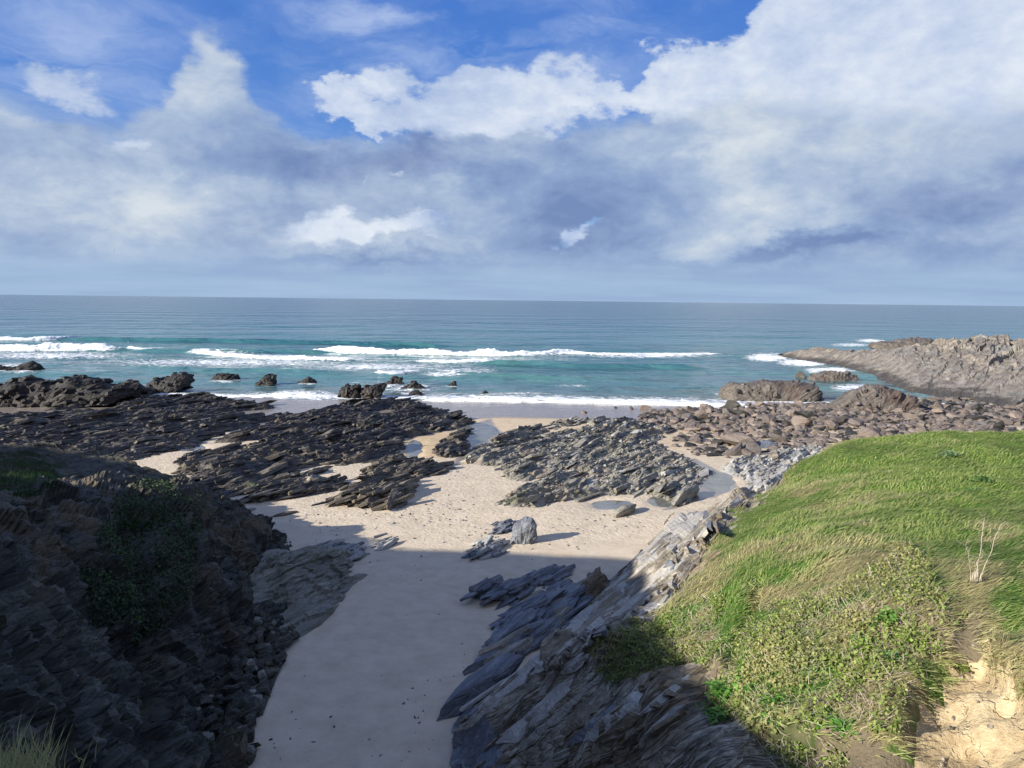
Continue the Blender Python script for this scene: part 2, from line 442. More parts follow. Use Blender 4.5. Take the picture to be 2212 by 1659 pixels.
M['reef_dark'] = rock_mat('reef_dark', (0.014, 0.013, 0.011), (0.048, 0.042, 0.036), (0.21, 0.182, 0.150), (0.125, 0.098, 0.068), 0.9, 0.45, 0.10, moss=(0.045, 0.06, 0.018), mossamt=0.02)
M['reef_tan'] = rock_mat('reef_tan', (0.040, 0.034, 0.024), (0.125, 0.105, 0.075), (0.27, 0.235, 0.18), None, 0.9, 0.1, 0.09)
M['reef_grey'] = rock_mat('reef_grey', (0.058, 0.054, 0.040), (0.20, 0.185, 0.145), (0.40, 0.37, 0.30), (0.32, 0.25, 0.18), 0.9, 0.15, 0.10, moss=(0.05, 0.075, 0.02), mossamt=0.015)
M['boulder'] = rock_mat('boulder_brown', (0.060, 0.048, 0.040), (0.150, 0.122, 0.102), (0.25, 0.215, 0.185), None, 0.8, 0.0, 0.06, local=True)
M['boulder_dark'] = rock_mat('boulder_weed', (0.012, 0.012, 0.010), (0.030, 0.028, 0.022), (0.08, 0.07, 0.055), None, 0.8, 0.4, 0.06, local=True)
M['pale'] = rock_mat('pale_rock', (0.16, 0.155, 0.14), (0.30, 0.29, 0.26), (0.48, 0.45, 0.40), None, 0.8, 0.1, 0.06)
M['sea_rock'] = rock_mat('sea_rock', (0.008, 0.007, 0.006), (0.022, 0.019, 0.016), (0.060, 0.052, 0.044), (0.048, 0.034, 0.026), 0.5, 0.4, 0.16)
M['stack'] = rock_mat('stack_rock', (0.035, 0.030, 0.025), (0.105, 0.088, 0.072), (0.20, 0.175, 0.145), (0.085, 0.055, 0.042), 0.5, 0.1, 0.18)
M['point'] = rock_mat('promontory_rock', (0.075, 0.064, 0.050), (0.19, 0.163, 0.13), (0.34, 0.30, 0.25), (0.22, 0.215, 0.185), 0.28, 0.0, 0.30, streak=1.0, tide=1.8)

def mat_sand():
    m, t = newmat('beach_sand')
    pos = t.n('NewGeometry').outputs['Position']
    n1 = t.noise(pos, 0.08, 4, 0.6); n2 = t.noise(pos, 1.1, 5, 0.6); n3 = t.noise(pos, 9.0, 4, 0.65); n4 = t.noise(pos, 40.0, 3, 0.7)
    dry = t.ramp(t.m('ADD', t.m('MULTIPLY', n2, 0.55), t.m('MULTIPLY', n4, 0.45)), [(0.3, (0.40, 0.325, 0.225)), (0.5, (0.52, 0.43, 0.31)), (0.72, (0.62, 0.525, 0.395))])
    wet = t.ramp(n2, [(0.3, (0.20, 0.165, 0.135)), (0.7, (0.29, 0.245, 0.20))])
    gold = t.ramp(n2, [(0.3, (0.38, 0.27, 0.14)), (0.7, (0.52, 0.39, 0.23))])
    wa = t.attr('wet'); ga = t.attr('gold'); ru = t.attr('rough')
    wv = t.ss(t.m('ADD', wa, t.m('MULTIPLY', t.m('SUBTRACT', n1, 0.5), 0.5)), 0.35, 0.65)
    col = t.mix(t.m('MULTIPLY', ga, 0.8), dry, gold)
    col = t.mix(wv, col, wet)
    sp = t.ss(t.vor(pos, 5.5, 'F1'), 0.10, 0.05)      # shells and pebbles strewn about
    sel = t.ss(t.noise(pos, 2.3, 3, 0.6), 0.56, 0.62)
    col = t.mix(t.m('MULTIPLY', t.m('MULTIPLY', sp, sel), t.lin(ru, 0, 1, 0.15, 0.75)), col, t.mix(t.ss(n3, 0.45, 0.55), (0.10, 0.09, 0.08), (0.75, 0.72, 0.66)))
    dim = t.m('SUBTRACT', 1.0, t.vor(t.vm('ADD', pos, t.vm('SCALE', t.noise(pos, 1.5, 2, 0.5, col=True), scale=0.9)), 3.4, 'SMOOTH_F1'))
    h = t.m('ADD', t.m('MULTIPLY', n3, 0.35), t.m('MULTIPLY', n4, 0.10))
    h = t.m('ADD', h, t.m('MULTIPLY', t.m('MULTIPLY', dim, ru), 1.0))
    h = t.m('ADD', h, t.m('MULTIPLY', n2, 0.5))
    h = t.m('MULTIPLY', h, t.lin(wv, 0, 1, 1.0, 0.10))
    rg = t.lin(wv, 0.0, 1.0, 0.92, 0.24)
    finish(t, col, rg, t.bump(h, 0.8, 0.06), 0.4)
    return m
M['sand'] = mat_sand()

def mat_sea():
    m, t = newmat('sea_water')
    pos = t.n('NewGeometry').outputs['Position']
    sep = t.n('SeparateXYZ', {0: pos}); y = sep.outputs[1]; x = sep.outputs[0]
    far = t.ss(t.m('LOGARITHM', y, 10.0), 2.1, 3.4)
    big = t.noise(t.vm('MULTIPLY', pos, (0.004, 0.012, 0)), 1.0, 4, 0.6)
    body = t.ramp(far, [(0.0, (0.075, 0.175, 0.160)), (0.22, (0.050, 0.155, 0.150)), (0.42, (0.032, 0.112, 0.118)), (0.62, (0.026, 0.084, 0.096)), (1.0, (0.038, 0.080, 0.088))])
    body = t.mix(t.ss(big, 0.40, 0.62), body, t.mix(0.6, body, (0.018, 0.085, 0.105)))
    shallow = t.ss(y, 165.0, 128.0)
    body = t.mix(t.m('MULTIPLY', shallow, 0.75), body, (0.20, 0.21, 0.18))
    # foam
    fa = t.attr('foam')
    fv = t.vm('MULTIPLY', pos, (0.55, 1.0, 1.0))
    wv = t.vm('ADD', fv, t.vm('SCALE', t.noise(fv, 0.35, 4, 0.6, col=True), scale=3.2))
    e1 = t.vor(wv, 0.42, 'DISTANCE_TO_EDGE'); e2 = t.vor(wv, 1.1, 'DISTANCE_TO_EDGE')
    lace = t.m('SUBTRACT', 1.0, t.m('MULTIPLY', t.m('ADD', t.ss(e1, 0.02, 0.30), t.ss(e2, 0.02, 0.30)), 0.5))
    fn = t.noise(fv, 0.9, 6, 0.68)
    fk = t.m('ADD', t.m('MULTIPLY', lace, 0.45), t.m('MULTIPLY', fn, 0.75))
    fm = t.ss(t.m('ADD', fa, t.m('SUBTRACT', fk, 1.12)), -0.02, 0.22)
    caps = t.m('MULTIPLY', t.ss(t.noise(t.vm('MULTIPLY', pos, (0.16, 0.42, 0)), 1.0, 5, 0.7), 0.765, 0.80), t.ss(y, 1500, 240))
    fm = t.m('MAXIMUM', fm, t.m('MULTIPLY', caps, 0.55))
    col = t.mix(fm, body, (0.82, 0.84, 0.84))
    # ripples
    flat = t.vm('MULTIPLY', pos, (1, 1, 0))
    r1 = t.noise(t.vm('MULTIPLY', flat, (0.07, 0.12, 0)), 1.0, 3, 0.5, 0.3)
    r2 = t.noise(t.vm('MULTIPLY', flat, (0.35, 0.6, 0)), 1.0, 3, 0.5)
    r3 = t.noise(t.vm('MULTIPLY', flat, (0.020, 0.034, 0)), 1.0, 3, 0.5, 0.3)
    r4 = t.noise(t.vm('MULTIPLY', flat, (0.006, 0.010, 0)), 1.0, 2, 0.5)
    h = t.m('ADD', t.m('ADD', t.m('MULTIPLY', r1, 2.6), t.m('MULTIPLY', r2, 0.35)), t.m('ADD', t.m('MULTIPLY', r3, 6.5), t.m('MULTIPLY', r4, 14.0)))
    h = t.m('ADD', h, t.m('MULTIPLY', t.m('MULTIPLY', fk, fm), 0.5))
    nb = t.bump(h, 1.0, 1.0)
    rg = t.lin(fm, 0, 1, 0.12, 0.85)
    finish(t, col, rg, nb, 0.40, {'IOR': 1.33})
    return m
M['sea'] = mat_sea()

def mat_foam():
    m, t = newmat('white_foam')
    pos = t.n('NewGeometry').outputs['Position']
    n = t.noise(pos, 1.1, 6, 0.7); n2 = t.noise(pos, 4.0, 4, 0.6)
    col = t.ramp(n, [(0.25, (0.58, 0.66, 0.68)), (0.5, (0.84, 0.86, 0.86)), (1.0, (0.9, 0.9, 0.9))])
    finish(t, col, 0.75, t.bump(t.m('ADD', n, t.m('MULTIPLY', n2, 0.4)), 0.9, 0.35), 0.2)
    return m
M['foam'] = mat_foam()

def mat_pool():
    m, t = newmat('pool_water')
    pos = t.n('NewGeometry').outputs['Position']
    n = t.noise(pos, 0.8, 3, 0.5); n2 = t.noise(pos, 6.0, 3, 0.6)
    col = t.ramp(n, [(0.3, (0.10, 0.105, 0.095)), (0.7, (0.20, 0.195, 0.17))])
    finish(t, col, 0.06, t.bump(n2, 0.15, 0.01), 0.5, {'IOR': 1.33})
    return m
M['pool'] = mat_pool()

def mat_blades(name, greens, straws, transl=0.35):
    m, t = newmat(name)
    g = t.attr('tint'); b = t.attr('shade')
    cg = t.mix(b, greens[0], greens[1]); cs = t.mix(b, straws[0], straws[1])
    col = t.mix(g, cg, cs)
    p = t.n('BsdfPrincipled', {'Base Color': col, 'Roughness': 0.6, 'Specular IOR Level': 0.25})
    tr = t.n('BsdfTranslucent', {'Color': col})
    mx = t.n('MixShader', {0: transl, 1: p.outputs[0], 2: tr.outputs[0]})
    o = t.n('OutputMaterial'); t.L.new(mx.outputs[0], o.inputs[0])
    return m
M['grass'] = mat_blades('grass_blades', ((0.145, 0.205, 0.04), (0.39, 0.48, 0.13)), ((0.38, 0.345, 0.15), (0.66, 0.60, 0.33)), 0.45)
M['leaf'] = mat_blades('creeper_leaves', ((0.08, 0.13, 0.02), (0.28, 0.38, 0.08)), ((0.26, 0.23, 0.09), (0.46, 0.42, 0.19)), 0.35)
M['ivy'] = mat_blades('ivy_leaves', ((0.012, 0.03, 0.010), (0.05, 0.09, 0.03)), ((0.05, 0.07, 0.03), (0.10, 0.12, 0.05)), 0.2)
M['bright_leaf'] = mat_blades('plant_leaves', ((0.06, 0.17, 0.025), (0.16, 0.33, 0.06)), ((0.14, 0.20, 0.10), (0.26, 0.34, 0.20)), 0.3)
M['stem'] = mat_blades('dry_stems', ((0.22, 0.17, 0.11), (0.40, 0.33, 0.24)), ((0.42, 0.35, 0.25), (0.62, 0.55, 0.44)), 0.05)

def mat_turf(name, g1, g2, s1, s2):
    m, t = newmat(name)
    pos = t.n('NewGeometry').outputs['Position']
    n1 = t.noise(pos, 3.0, 5, 0.65); n2 = t.noise(pos, 14.0, 4, 0.65)
    ti = t.attr('tint')
    col = t.mix(t.ss(t.m('ADD', ti, t.m('MULTIPLY', t.m('SUBTRACT', n1, 0.5), 0.7)), 0.3, 0.7), t.mix(n2, g1, g2), t.mix(n2, s1, s2))
    finish(t, col, 0.9, t.bump(t.m('ADD', n1, n2), 0.8, 0.08), 0.15)
    return m
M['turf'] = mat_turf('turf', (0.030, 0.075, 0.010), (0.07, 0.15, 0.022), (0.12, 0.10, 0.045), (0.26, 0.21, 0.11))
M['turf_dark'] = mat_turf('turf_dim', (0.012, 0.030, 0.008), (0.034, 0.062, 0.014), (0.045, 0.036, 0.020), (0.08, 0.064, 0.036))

def mat_soil():
    m, t = newmat('bare_soil')
    pos = t.n('NewGeometry').outputs['Position']
    n1 = t.noise(pos, 0.9, 5, 0.6, 0.4); n2 = t.noise(pos, 5.0, 5, 0.65); n3 = t.noise(pos, 30.0, 3, 0.7)
    f = t.m('ADD', t.m('MULTIPLY', n1, 0.6), t.m('MULTIPLY', n2, 0.4))
    col = t.ramp(f, [(0.32, (0.17, 0.115, 0.06)), (0.48, (0.38, 0.29, 0.165)), (0.66, (0.54, 0.44, 0.27))])
    cr = t.vor(t.vm('ADD', pos, t.vm('SCALE', t.noise(pos, 2.0, 4, 0.6, col=True), scale=0.9)), 0.55, 'DISTANCE_TO_EDGE')
    ck = t.ss(cr, 0.006, 0.03)
    peb = t.m('MULTIPLY', t.ss(t.vor(pos, 16, 'F1'), 0.22, 0.15), t.ss(n2, 0.5, 0.6))
    col = t.mix(t.m('MULTIPLY', peb, 0.5), col, (0.62, 0.55, 0.42))
    h = t.m('ADD', t.m('MULTIPLY', n2, 0.7), t.m('ADD', t.m('MULTIPLY', n3, 0.2), t.m('MULTIPLY', ck, 0.25)))
    finish(t, col, 0.95, t.bump(h, 1.0, 0.10), 0.1)
    return m
M['soil'] = mat_soil()

def mat_plain(name, c, rough=0.7):
    m, t = newmat(name)
    pos = t.n('TexCoord').outputs['Object']
    n = t.noise(pos, 9.0, 3, 0.6)
    finish(t, t.mix(n, tuple(x * 0.75 for x in c), tuple(min(1, x * 1.2) for x in c)), rough)
    return m
M['gull_white'] = mat_plain('gull_white', (0.78, 0.79, 0.80)); M['gull_grey'] = mat_plain('gull_grey', (0.28, 0.31, 0.35)); M['gull_bill'] = mat_plain('gull_bill', (0.6, 0.4, 0.05))

# ------------------------------------------------------------------ beach
def gpoly(lst):
    return np.array([gr(a, b)[:2] for a, b in lst])
REEF_A = gpoly([(-120, 905), (0, 896), (120, 882), (230, 864), (330, 858), (470, 856), (505, 866), (600, 880), (680, 886), (640, 902), (560, 918), (470, 945), (395, 978), (300, 1000), (100, 1005), (-150, 1000)])
REEF_B = gpoly([(345, 1002), (420, 972), (500, 938), (580, 912), (690, 890), (760, 872), (850, 862), (930, 880), (1000, 898), (1038, 910), (1005, 926), (930, 938), (888, 950), (880, 985), (780, 1004), (690, 1040), (590, 1062), (480, 1075), (410, 1048)])
REEF_G = gpoly([(1215, 908), (1130, 922), (1060, 948), (1008, 978), (1005, 1000), (1055, 1012), (1068, 1034), (1095, 1042), (1050, 1092), (1110, 1106), (1185, 1102), (1300, 1078), (1400, 1066), (1480, 1086), (1536, 1050), (1520, 1010), (1478, 985), (1440, 965), (1462, 930), (1385, 905)])
OUT_C = gpoly([(712, 1085), (735, 1062), (800, 1040), (860, 1035), (895, 1050), (875, 1075), (862, 1098), (790, 1102)])
OUT_D = gpoly([(770, 1018), (850, 1000), (920, 992), (962, 1005), (955, 1028), (900, 1036), (830, 1032)])
OUT_E = gpoly([(945, 985), (955, 962), (975, 940), (1000, 930), (1012, 940), (1000, 962), (1005, 985), (975, 993)])
OUT_F = gpoly([(545, 1082), (600, 1062), (690, 1045), (735, 1040), (740, 1058), (690, 1068), (620, 1078)])
PALE = gpoly([(1560, 1010), (1600, 985), (1700, 965), (1790, 960), (1800, 1000), (1720, 1060), (1650, 1075), (1620, 1058), (1610, 1035)])

POOLS = [(655, 1057, 24, 8, 'small blue pool beside the pale rounded rock'), (597, 1022, 18, 8, 'pool of sky blue water inside the near edge of the dark reef'),
         (634, 992, 16, 9, 'bright little pool deep inside the dark reef'), (420, 966, 20, 7, 'pool lying in the sand channel between the two dark reefs'),
         (1318, 1086, 50, 9, 'pool along the front edge of the middle reef'), (1440, 1080, 38, 13, 'still pool around the rounded grey rock'),
         (1556, 1042, 30, 20, 'curved pool at the right end of the middle reef'), (1030, 942, 44, 24, 'widest pool where the stream drains between the reefs'),
         (895, 972, 16, 18, 'shallow pool by the golden sand patch'), (1230, 950, 24, 7, 'pool among green weed at the back of the middle reef'),
         (1690, 940, 48, 7, 'grey pool among the brown boulders'), (1680, 1012, 38, 8, 'pool on the pale ledges behind the grassy headland')]
def beach_h(P):
    z = sand_z(P[:, 1]) + 0.10 * fbm(P * 0.08, 3, 3) + 0.03 * fbm(P * 0.5, 2, 5)
    for px, py, rx, ry, _ in POOLS:
        c = gr(px, py); e1 = (gr(px + rx, py) - c)[:2]; e2 = (gr(px, py - ry) - c)[:2]
        q = np.linalg.solve(np.stack([e1, e2], 1), (P[:, :2] - c[:2]).T).T
        q = q * (1 + 0.35 * fbm(P * 0.7, 2, 15))[:, None]
        z = z - 0.30 * np.exp(-(q ** 2).sum(1) * 1.1)
    return z
def build_beach():
    xs = np.concatenate([-np.geomspace(900, 76, 14), np.arange(-75, 90, 0.5), np.geomspace(91, 900, 14)])
    ys = np.concatenate([np.arange(-30, 8, 2.0), np.arange(8, 150, 0.5), np.geomspace(151, 400, 14)])
    X, Y = np.meshgrid(xs, ys, indexing='ij')
    P = np.stack([X.ravel(), Y.ravel(), np.zeros(X.size)], -1)
    z = beach_h(P)
    px = proj(np.stack([P[:, 0], P[:, 1], z], -1))
    wet = sstep(100, 118, P[:, 1] + 5 * fbm(P * 0.05, 3, 8))
    # stream draining through the gap between the reefs
    st = gpoly([(985, 1005), (1005, 960), (990, 925), (1060, 905), (1080, 935), (1035, 968), (1012, 1000)])
    wet = np.maximum(wet, sstep(-2, 1.5, polydist(P[:, :2], st)))
    st2 = gpoly([(1440, 1098), (1540, 1068), (1590, 1050), (1570, 1025), (1500, 990), (1530, 1030), (1500, 1072)])
    wet = np.maximum(wet, sstep(-1.5, 0.8, polydist(P[:, :2], st2)) * 0.9)
    damp = sstep(46, 30, P[:, 1]) * (0.36 + 0.30 * fbm(np.c_[P[:, 0] * 0.22, P[:, 1] * 0.10, P[:, 0] * 0], 4, 18)) * sstep(4, -8, P[:, 0])
    wet = np.maximum(wet, damp)
    gold = sstep(-3, 1, polydist(P[:, :2], gpoly([(880, 955), (935, 935), (975, 930), (975, 955), (945, 985), (895, 985)])))
    gold = np.maximum(gold, sstep(76, 92, P[:, 1]) * sstep(-45, -30, -np.abs(P[:, 0] - 10)) * 0.55)
    rough = np.maximum(sstep(44, 56, P[:, 1] + 6 * fbm(P * 0.09, 3, 2)) * sstep(95, 80, P[:, 1]), 0.45 * sstep(0.0, 0.35, fbm(P * 0.12, 4, 22)))
    mesh = mesh_np('beach', np.stack([P[:, 0], P[:, 1], z], -1), gridf(len(xs), len(ys)), M['sand'], None, True,
                   {'wet': np.clip(wet, 0, 1), 'gold': gold, 'rough': rough})
    tag(mesh, 'pale sandy beach of the cove running down to the sea', 'beach', kind='structure')
build_beach()

# ------------------------------------------------------------------ sea
def linepts(lst, n):
    return cr1(np.array([gr(a, b) for a, b in lst]), n)
BREAKERS = [  # crest line in survey pixels (at the water), height m, roll radius, label
    ([(-60, 736), (60, 736), (130, 735), (182, 732)], 1.3, 0.95, 'white breaking wave farthest out at the edge of the bay'),
    ([(-60, 757), (60, 758), (150, 757), (262, 757)], 1.9, 1.35, 'tall curling white breaker beyond the dark sea rocks'),
    ([(273, 755), (305, 756), (342, 755)], 0.9, 0.7, 'short white crest just beside the tall curling breaker'),
    ([(402, 762), (520, 771), (640, 776), (765, 778)], 1.0, 0.75, 'long thin slanting line of white surf behind the sea rocks'),
    ([(675, 757), (760, 763), (900, 766), (1050, 768), (1160, 767), (1260, 764)], 1.7, 1.15, 'longest white breaker rolling in the middle of the bay'),
    ([(895, 781), (980, 783), (1072, 781)], 0.9, 0.65, 'lower white roller just inside the longest breaker'),
    ([(1130, 764), (1260, 766), (1420, 768), (1560, 765)], 0.6, 0.5, 'fading white surf trailing off from the longest breaker'),
    ([(808, 806), (850, 808), (908, 804)], 0.8, 0.6, 'small white wave breaking alone behind the middle sea rocks'),
    ([(575, 852), (640, 856), (722, 860)], 0.6, 0.45, 'small white wave washing in between the scattered sea rocks'),
    ([(905, 866), (1050, 868), (1250, 870), (1450, 874), (1650, 880)], 0.7, 0.5, 'long white shore break running up to the sand'),
]
SEAROCKS = []   # filled below: (x, y, r) for foam
FOAMSPOTS = [(40, 797, 60), (150, 868, 80), (250, 862, 60), (365, 842, 55), (485, 822, 34), (578, 830, 26), (663, 829, 24), (770, 858, 50), (850, 832, 30), (890, 850, 30), (975, 835, 14), (1048, 847, 8),
             (1570, 850, 35), (1668, 862, 110), (1870, 875, 90)]

def build_sea():
    xs = np.concatenate([-np.geomspace(60000, 216, 34), np.arange(-215, 235, 1.15), np.geomspace(236, 60000, 34)])
    ys = np.concatenate([np.arange(112, 330, 0.85), np.geomspace(331, 90000, 170)])
    X, Y = np.meshgrid(xs, ys, indexing='ij')
    P = np.stack([X.ravel(), Y.ravel(), np.zeros(X.size)], -1)
    near = sstep(900, 300, P[:, 1])
    shore = sstep(128, 175, P[:, 1])
    q = P * np.array([0.022, 0.075, 1])
    z = (0.36 * fbm(q, 4, 4) + 0.16 * fbm(P * np.array([0.10, 0.33, 1]), 3, 9)) * near * (0.12 + 0.88 * shore)
    # green unbroken swell lines
    def swell(lst, h, w, f=0.0):
        L = np.array([gr(a, b) for a, b in lst])
        o = np.argsort(L[:, 0]); L = L[o]
        yc = np.interp(P[:, 0], L[:, 0], L[:, 1])
        d = P[:, 1] - yc + 1.2 * vnoise(P * 0.06 + 5, 3)
        x0, x1 = L[0, 0], L[-1, 0]; e = max(4.0, (x1 - x0) * 0.07)
        win = sstep(x0 - e, x0 + e, P[:, 0]) * sstep(x1 + e, x1 - e, P[:, 0])
        prof = np.where(d > 0, np.exp(-(d / (w * 2.2)) ** 2), np.exp(-(d / (w * 0.9)) ** 2))
        return h * prof * win, d, win
    foam = np.zeros(len(P))
    for lst, h, r, lab in BREAKERS:
        a, d, win = swell(lst, h * 0.55, 2.2)
        z += a
        tr = 9 + 8 * h
        f = np.where(d > 0, np.exp(-(d / tr) ** 2) * 0.80, np.exp(-(d / (2.0 + 1.2 * h)) ** 2) * 0.95)
        foam = np.maximum(foam, f * win)
    for lst, h in [([(150, 735), (400, 737), (700, 742), (950, 748)], 1.4), ([(300, 760), (420, 760), (700, 762)], 0.9), ([(1050, 786), (1250, 792), (1500, 794)], 1.0),
                   ([(300, 792), (480, 800), (760, 806)], 0.6), ([(950, 806), (1150, 815), (1400, 818)], 0.55), ([(1250, 838), (1400, 842), (1560, 844)], 0.5)]:
        a, d, win = swell(lst, h, 2.6); z += a
    # lacy foam fields left by the breakers
    px = proj(np.stack([P[:, 0], P[:, 1], z], -1))
    def field(cx, cy, rx, ry, amt):
        nonlocal foam
        e = ((px[:, 0] - cx) / rx) ** 2 + ((px[:, 1] - cy) / ry) ** 2
        foam = np.maximum(foam, min(1.0, amt + 0.07) * np.exp(-e))
    for a in [(100, 768, 300, 12, 0.62), (480, 783, 420, 12, 0.60), (820, 792, 260, 12, 0.6), (1000, 800, 120, 10, 0.55), (1400, 768, 200, 7, 0.62), (960, 808, 70, 7, 0.66), (660, 775, 300, 6, 0.6),
              (1230, 833, 60, 4, 0.5), (1130, 850, 90, 5, 0.52), (880, 838, 90, 14, 0.6), (640, 862, 260, 8, 0.55), (330, 862, 160, 7, 0.6), (1660, 772, 60, 12, 0.85), (1740, 783, 70, 10, 0.95), (1800, 800, 60, 9, 0.85),
              (1850, 838, 70, 12, 0.72), (1760, 800, 30, 8, 0.8), (1840, 745, 60, 5, 0.72), (1880, 736, 40, 5, 0.85), (2070, 853, 60, 6, 0.8), (1700, 872, 120, 8, 0.6), (560, 850, 60, 6, 0.5), (20, 790, 60, 8, 0.6)]:
        field(*a)
    for cx, cy, r in FOAMSPOTS:
        field(cx, cy, r * 1.25, max(5, r * 0.22), 0.62)
    # wash along the sand
    edge = 134.5 + 4.5 * fbm(np.stack([P[:, 0] * 0.04, P[:, 0] * 0 + 2, P[:, 0] * 0], -1), 4, 3)
    d = P[:, 1] - edge
    foam = np.maximum(foam, np.exp(-((d - 5.0) / 5.5) ** 2) * 0.74)
    foam = np.maximum(foam, np.exp(-((d - 0.2) / 0.5) ** 2) * 0.9)
    foam *= sstep(-3.0, -0.4, d)
    z = np.where(d < 0, -0.05 + d * 0.05, z)
    z = z + foam * 0.18 * fbm(P * np.array([0.5, 0.9, 1]), 3, 21) * shore
    z = np.where(d < 14, np.maximum(z, sand_z(P[:, 1]) * 0 + 0.02) * sstep(-0.5, 1.0, d) + (1 - sstep(-0.5, 1.0, d)) * (-0.15), z)
    V = np.stack([P[:, 0], P[:, 1], z], -1)
    o = mesh_np('sea', V, gridf(len(xs), len(ys)), M['sea'], None, True, {'foam': np.clip(foam, 0, 1)})
    tag(o, 'blue green sea with rippled swell reaching the horizon', 'sea', kind='structure')
build_sea()

def build_breakers():
    for k, (lst, h, r, lab) in enumerate(BREAKERS):
        L0 = np.array([gr(a, b) for a, b in lst])
        n = int(max(24, min(420, np.linalg.norm(L0[-1] - L0[0]) / 0.42)))
        L = cr1(L0, n); na = 13
        L[:, 1] += (1.8 if h > 0.65 else 1.0) * fbm(np.stack([L[:, 0] * 0.045, L[:, 0] * 0 + k, L[:, 0] * 0], -1), 4, 44 + k)
        s = np.linspace(0, 1, n)
        ends = np.clip(np.minimum(s, 1 - s) * 7, 0, 1) ** 0.5
        lump = 0.72 + 0.75 * fbm(np.stack([L[:, 0] * 0.11, L[:, 1] * 0 + k * 3.1, L[:, 0] * 0], -1), 4, 40 + k) * 1.4
        V = []
        for j in range(na):
            th = math.pi * (j / (na - 1))            # 0 front foot .. pi back foot
            cx = -math.cos(th); cz = math.sin(th)
            rr = r * ends * lump
            yy = L[:, 1] + cx * rr * (1.0 if cx < 0 else 2.6) 
            zz = -0.25 + cz * rr * 1.15 + h * 0.42 * ends * (1 if j not in (0,) else 0.4)
            V.append(np.stack([L[:, 0], yy, zz], -1))
        G = np.stack(V, 1)
        G[:, 0, 2] = -0.5; G[:, -1, 2] = -0.1
        P = G.reshape(-1, 3)
        dsp = fbm(P * np.array([0.9, 1.2, 1.6]), 4, 60 + k)
        P = P + np.stack([0.3 * fbm(P * 0.8 + 9, 2, 3), 0.5 * r * dsp, 0.55 * r * np.where(np.repeat(np.arange(na)[None, :], n, 0).ravel() % (na - 1) > 0, dsp, 0)], -1)
        o = mesh_np('breaking_wave', P, gridf(n, na), M['foam'], None, True)
        tag(o, lab, 'wave', 'white waves breaking in the bay')
build_breakers()

# ------------------------------------------------------------------ rock makers
def ico(sub):
    import bmesh
    bm = bmesh.new(); bmesh.ops.create_icosphere(bm, subdivisions=sub, radius=1.0)
    V = np.array([v.co[:] for v in bm.verts]); F = np.array([[v.index for v in f.verts] for f in bm.faces]); bm.free()
    return V, F
ICO = {k: ico(k) for k in (1, 2, 3, 4)}
def facet_rock(seed, sub=2, nplanes=11, lo=0.50, hi=0.86, rough=0.05, boxy=0.0):
    r = np.random.default_rng(seed)
    V, F = ICO[sub]; V = V.copy()
    if boxy: V = np.sign(V) * np.abs(V) ** (1 - boxy); 
    for _ in range(nplanes):
        n = r.normal(size=3); n /= np.linalg.norm(n); d = r.uniform(lo, hi)
        ex = np.maximum(0, V @ n - d); V -= ex[:, None] * n
    V += rough * np.stack([vnoise(V * 2.3 + k * 9 + seed, seed + k) for k in range(3)], -1)
    V /= np.abs(V).max(0)
    return V, F
def slab_proto(seed):                   # flat broken bed: long in x, down dip in y, thin in z
    r = np.random.default_rng(seed)
    k = int(r.integers(5, 8)); th = np.sort(r.uniform(0, 2 * math.pi, k) * 0.25 + np.arange(k) * 2 * math.pi / k)
    rad = r.uniform(0.7, 1.05, k)
    a = np.stack([np.cos(th) * rad, np.sin(th) * rad], -1)
    top = a * r.uniform(0.8, 0.98, (k, 1)) + r.uniform(-0.08, 0.08, (k, 2))
    zt = 1.0 + r.uniform(-0.3, 0.15, k)
    V = np.concatenate([np.c_[a, np.full(k, -1.0)], np.c_[a * 1.03, r.uniform(0.0, 0.5, k)], np.c_[top, zt], [[0.1 * r.normal(), 0.1 * r.normal(), 1.05]]])
    F = []
    for i in range(k):
        j = (i + 1) % k
        F += [[i, j, k + j], [i, k + j, k + i], [k + i, k + j, 2 * k + j], [k + i, 2 * k + j, 2 * k + i], [2 * k + i, 2 * k + j, 3 * k]]
    return V, np.array(F)
SLABS = [slab_proto(s) for s in range(14)]
LUMPS = [facet_rock(100 + s, 1, 9, 0.45, 0.8, 0.06) for s in range(12)]
def rotmat(a, b, c):
    return np.stack([a, b, c], 1)
def bed_frame(r, jit=0.2, dip=24):
    s = STK + r.normal(size=3) * jit * np.array([1, 1, 0.5]); s /= np.linalg.norm(s)
    dp = math.radians(dip); n = np.array([-0.866 * math.sin(dp), 0.5 * math.sin(dp), math.cos(dp)]) + r.normal(size=3) * jit; n -= s * (n @ s); n /= np.linalg.norm(n)
    return rotmat(s, np.cross(n, s), n)
def merged(protos, items):
    Vs, Fs, o = [], [], 0
    for pi, Mx, pos in items:
        V, F = protos[pi]
        Vs.append(V @ Mx.T + pos); Fs.append(F + o); o += len(V)
    return np.concatenate(Vs), np.concatenate(Fs)

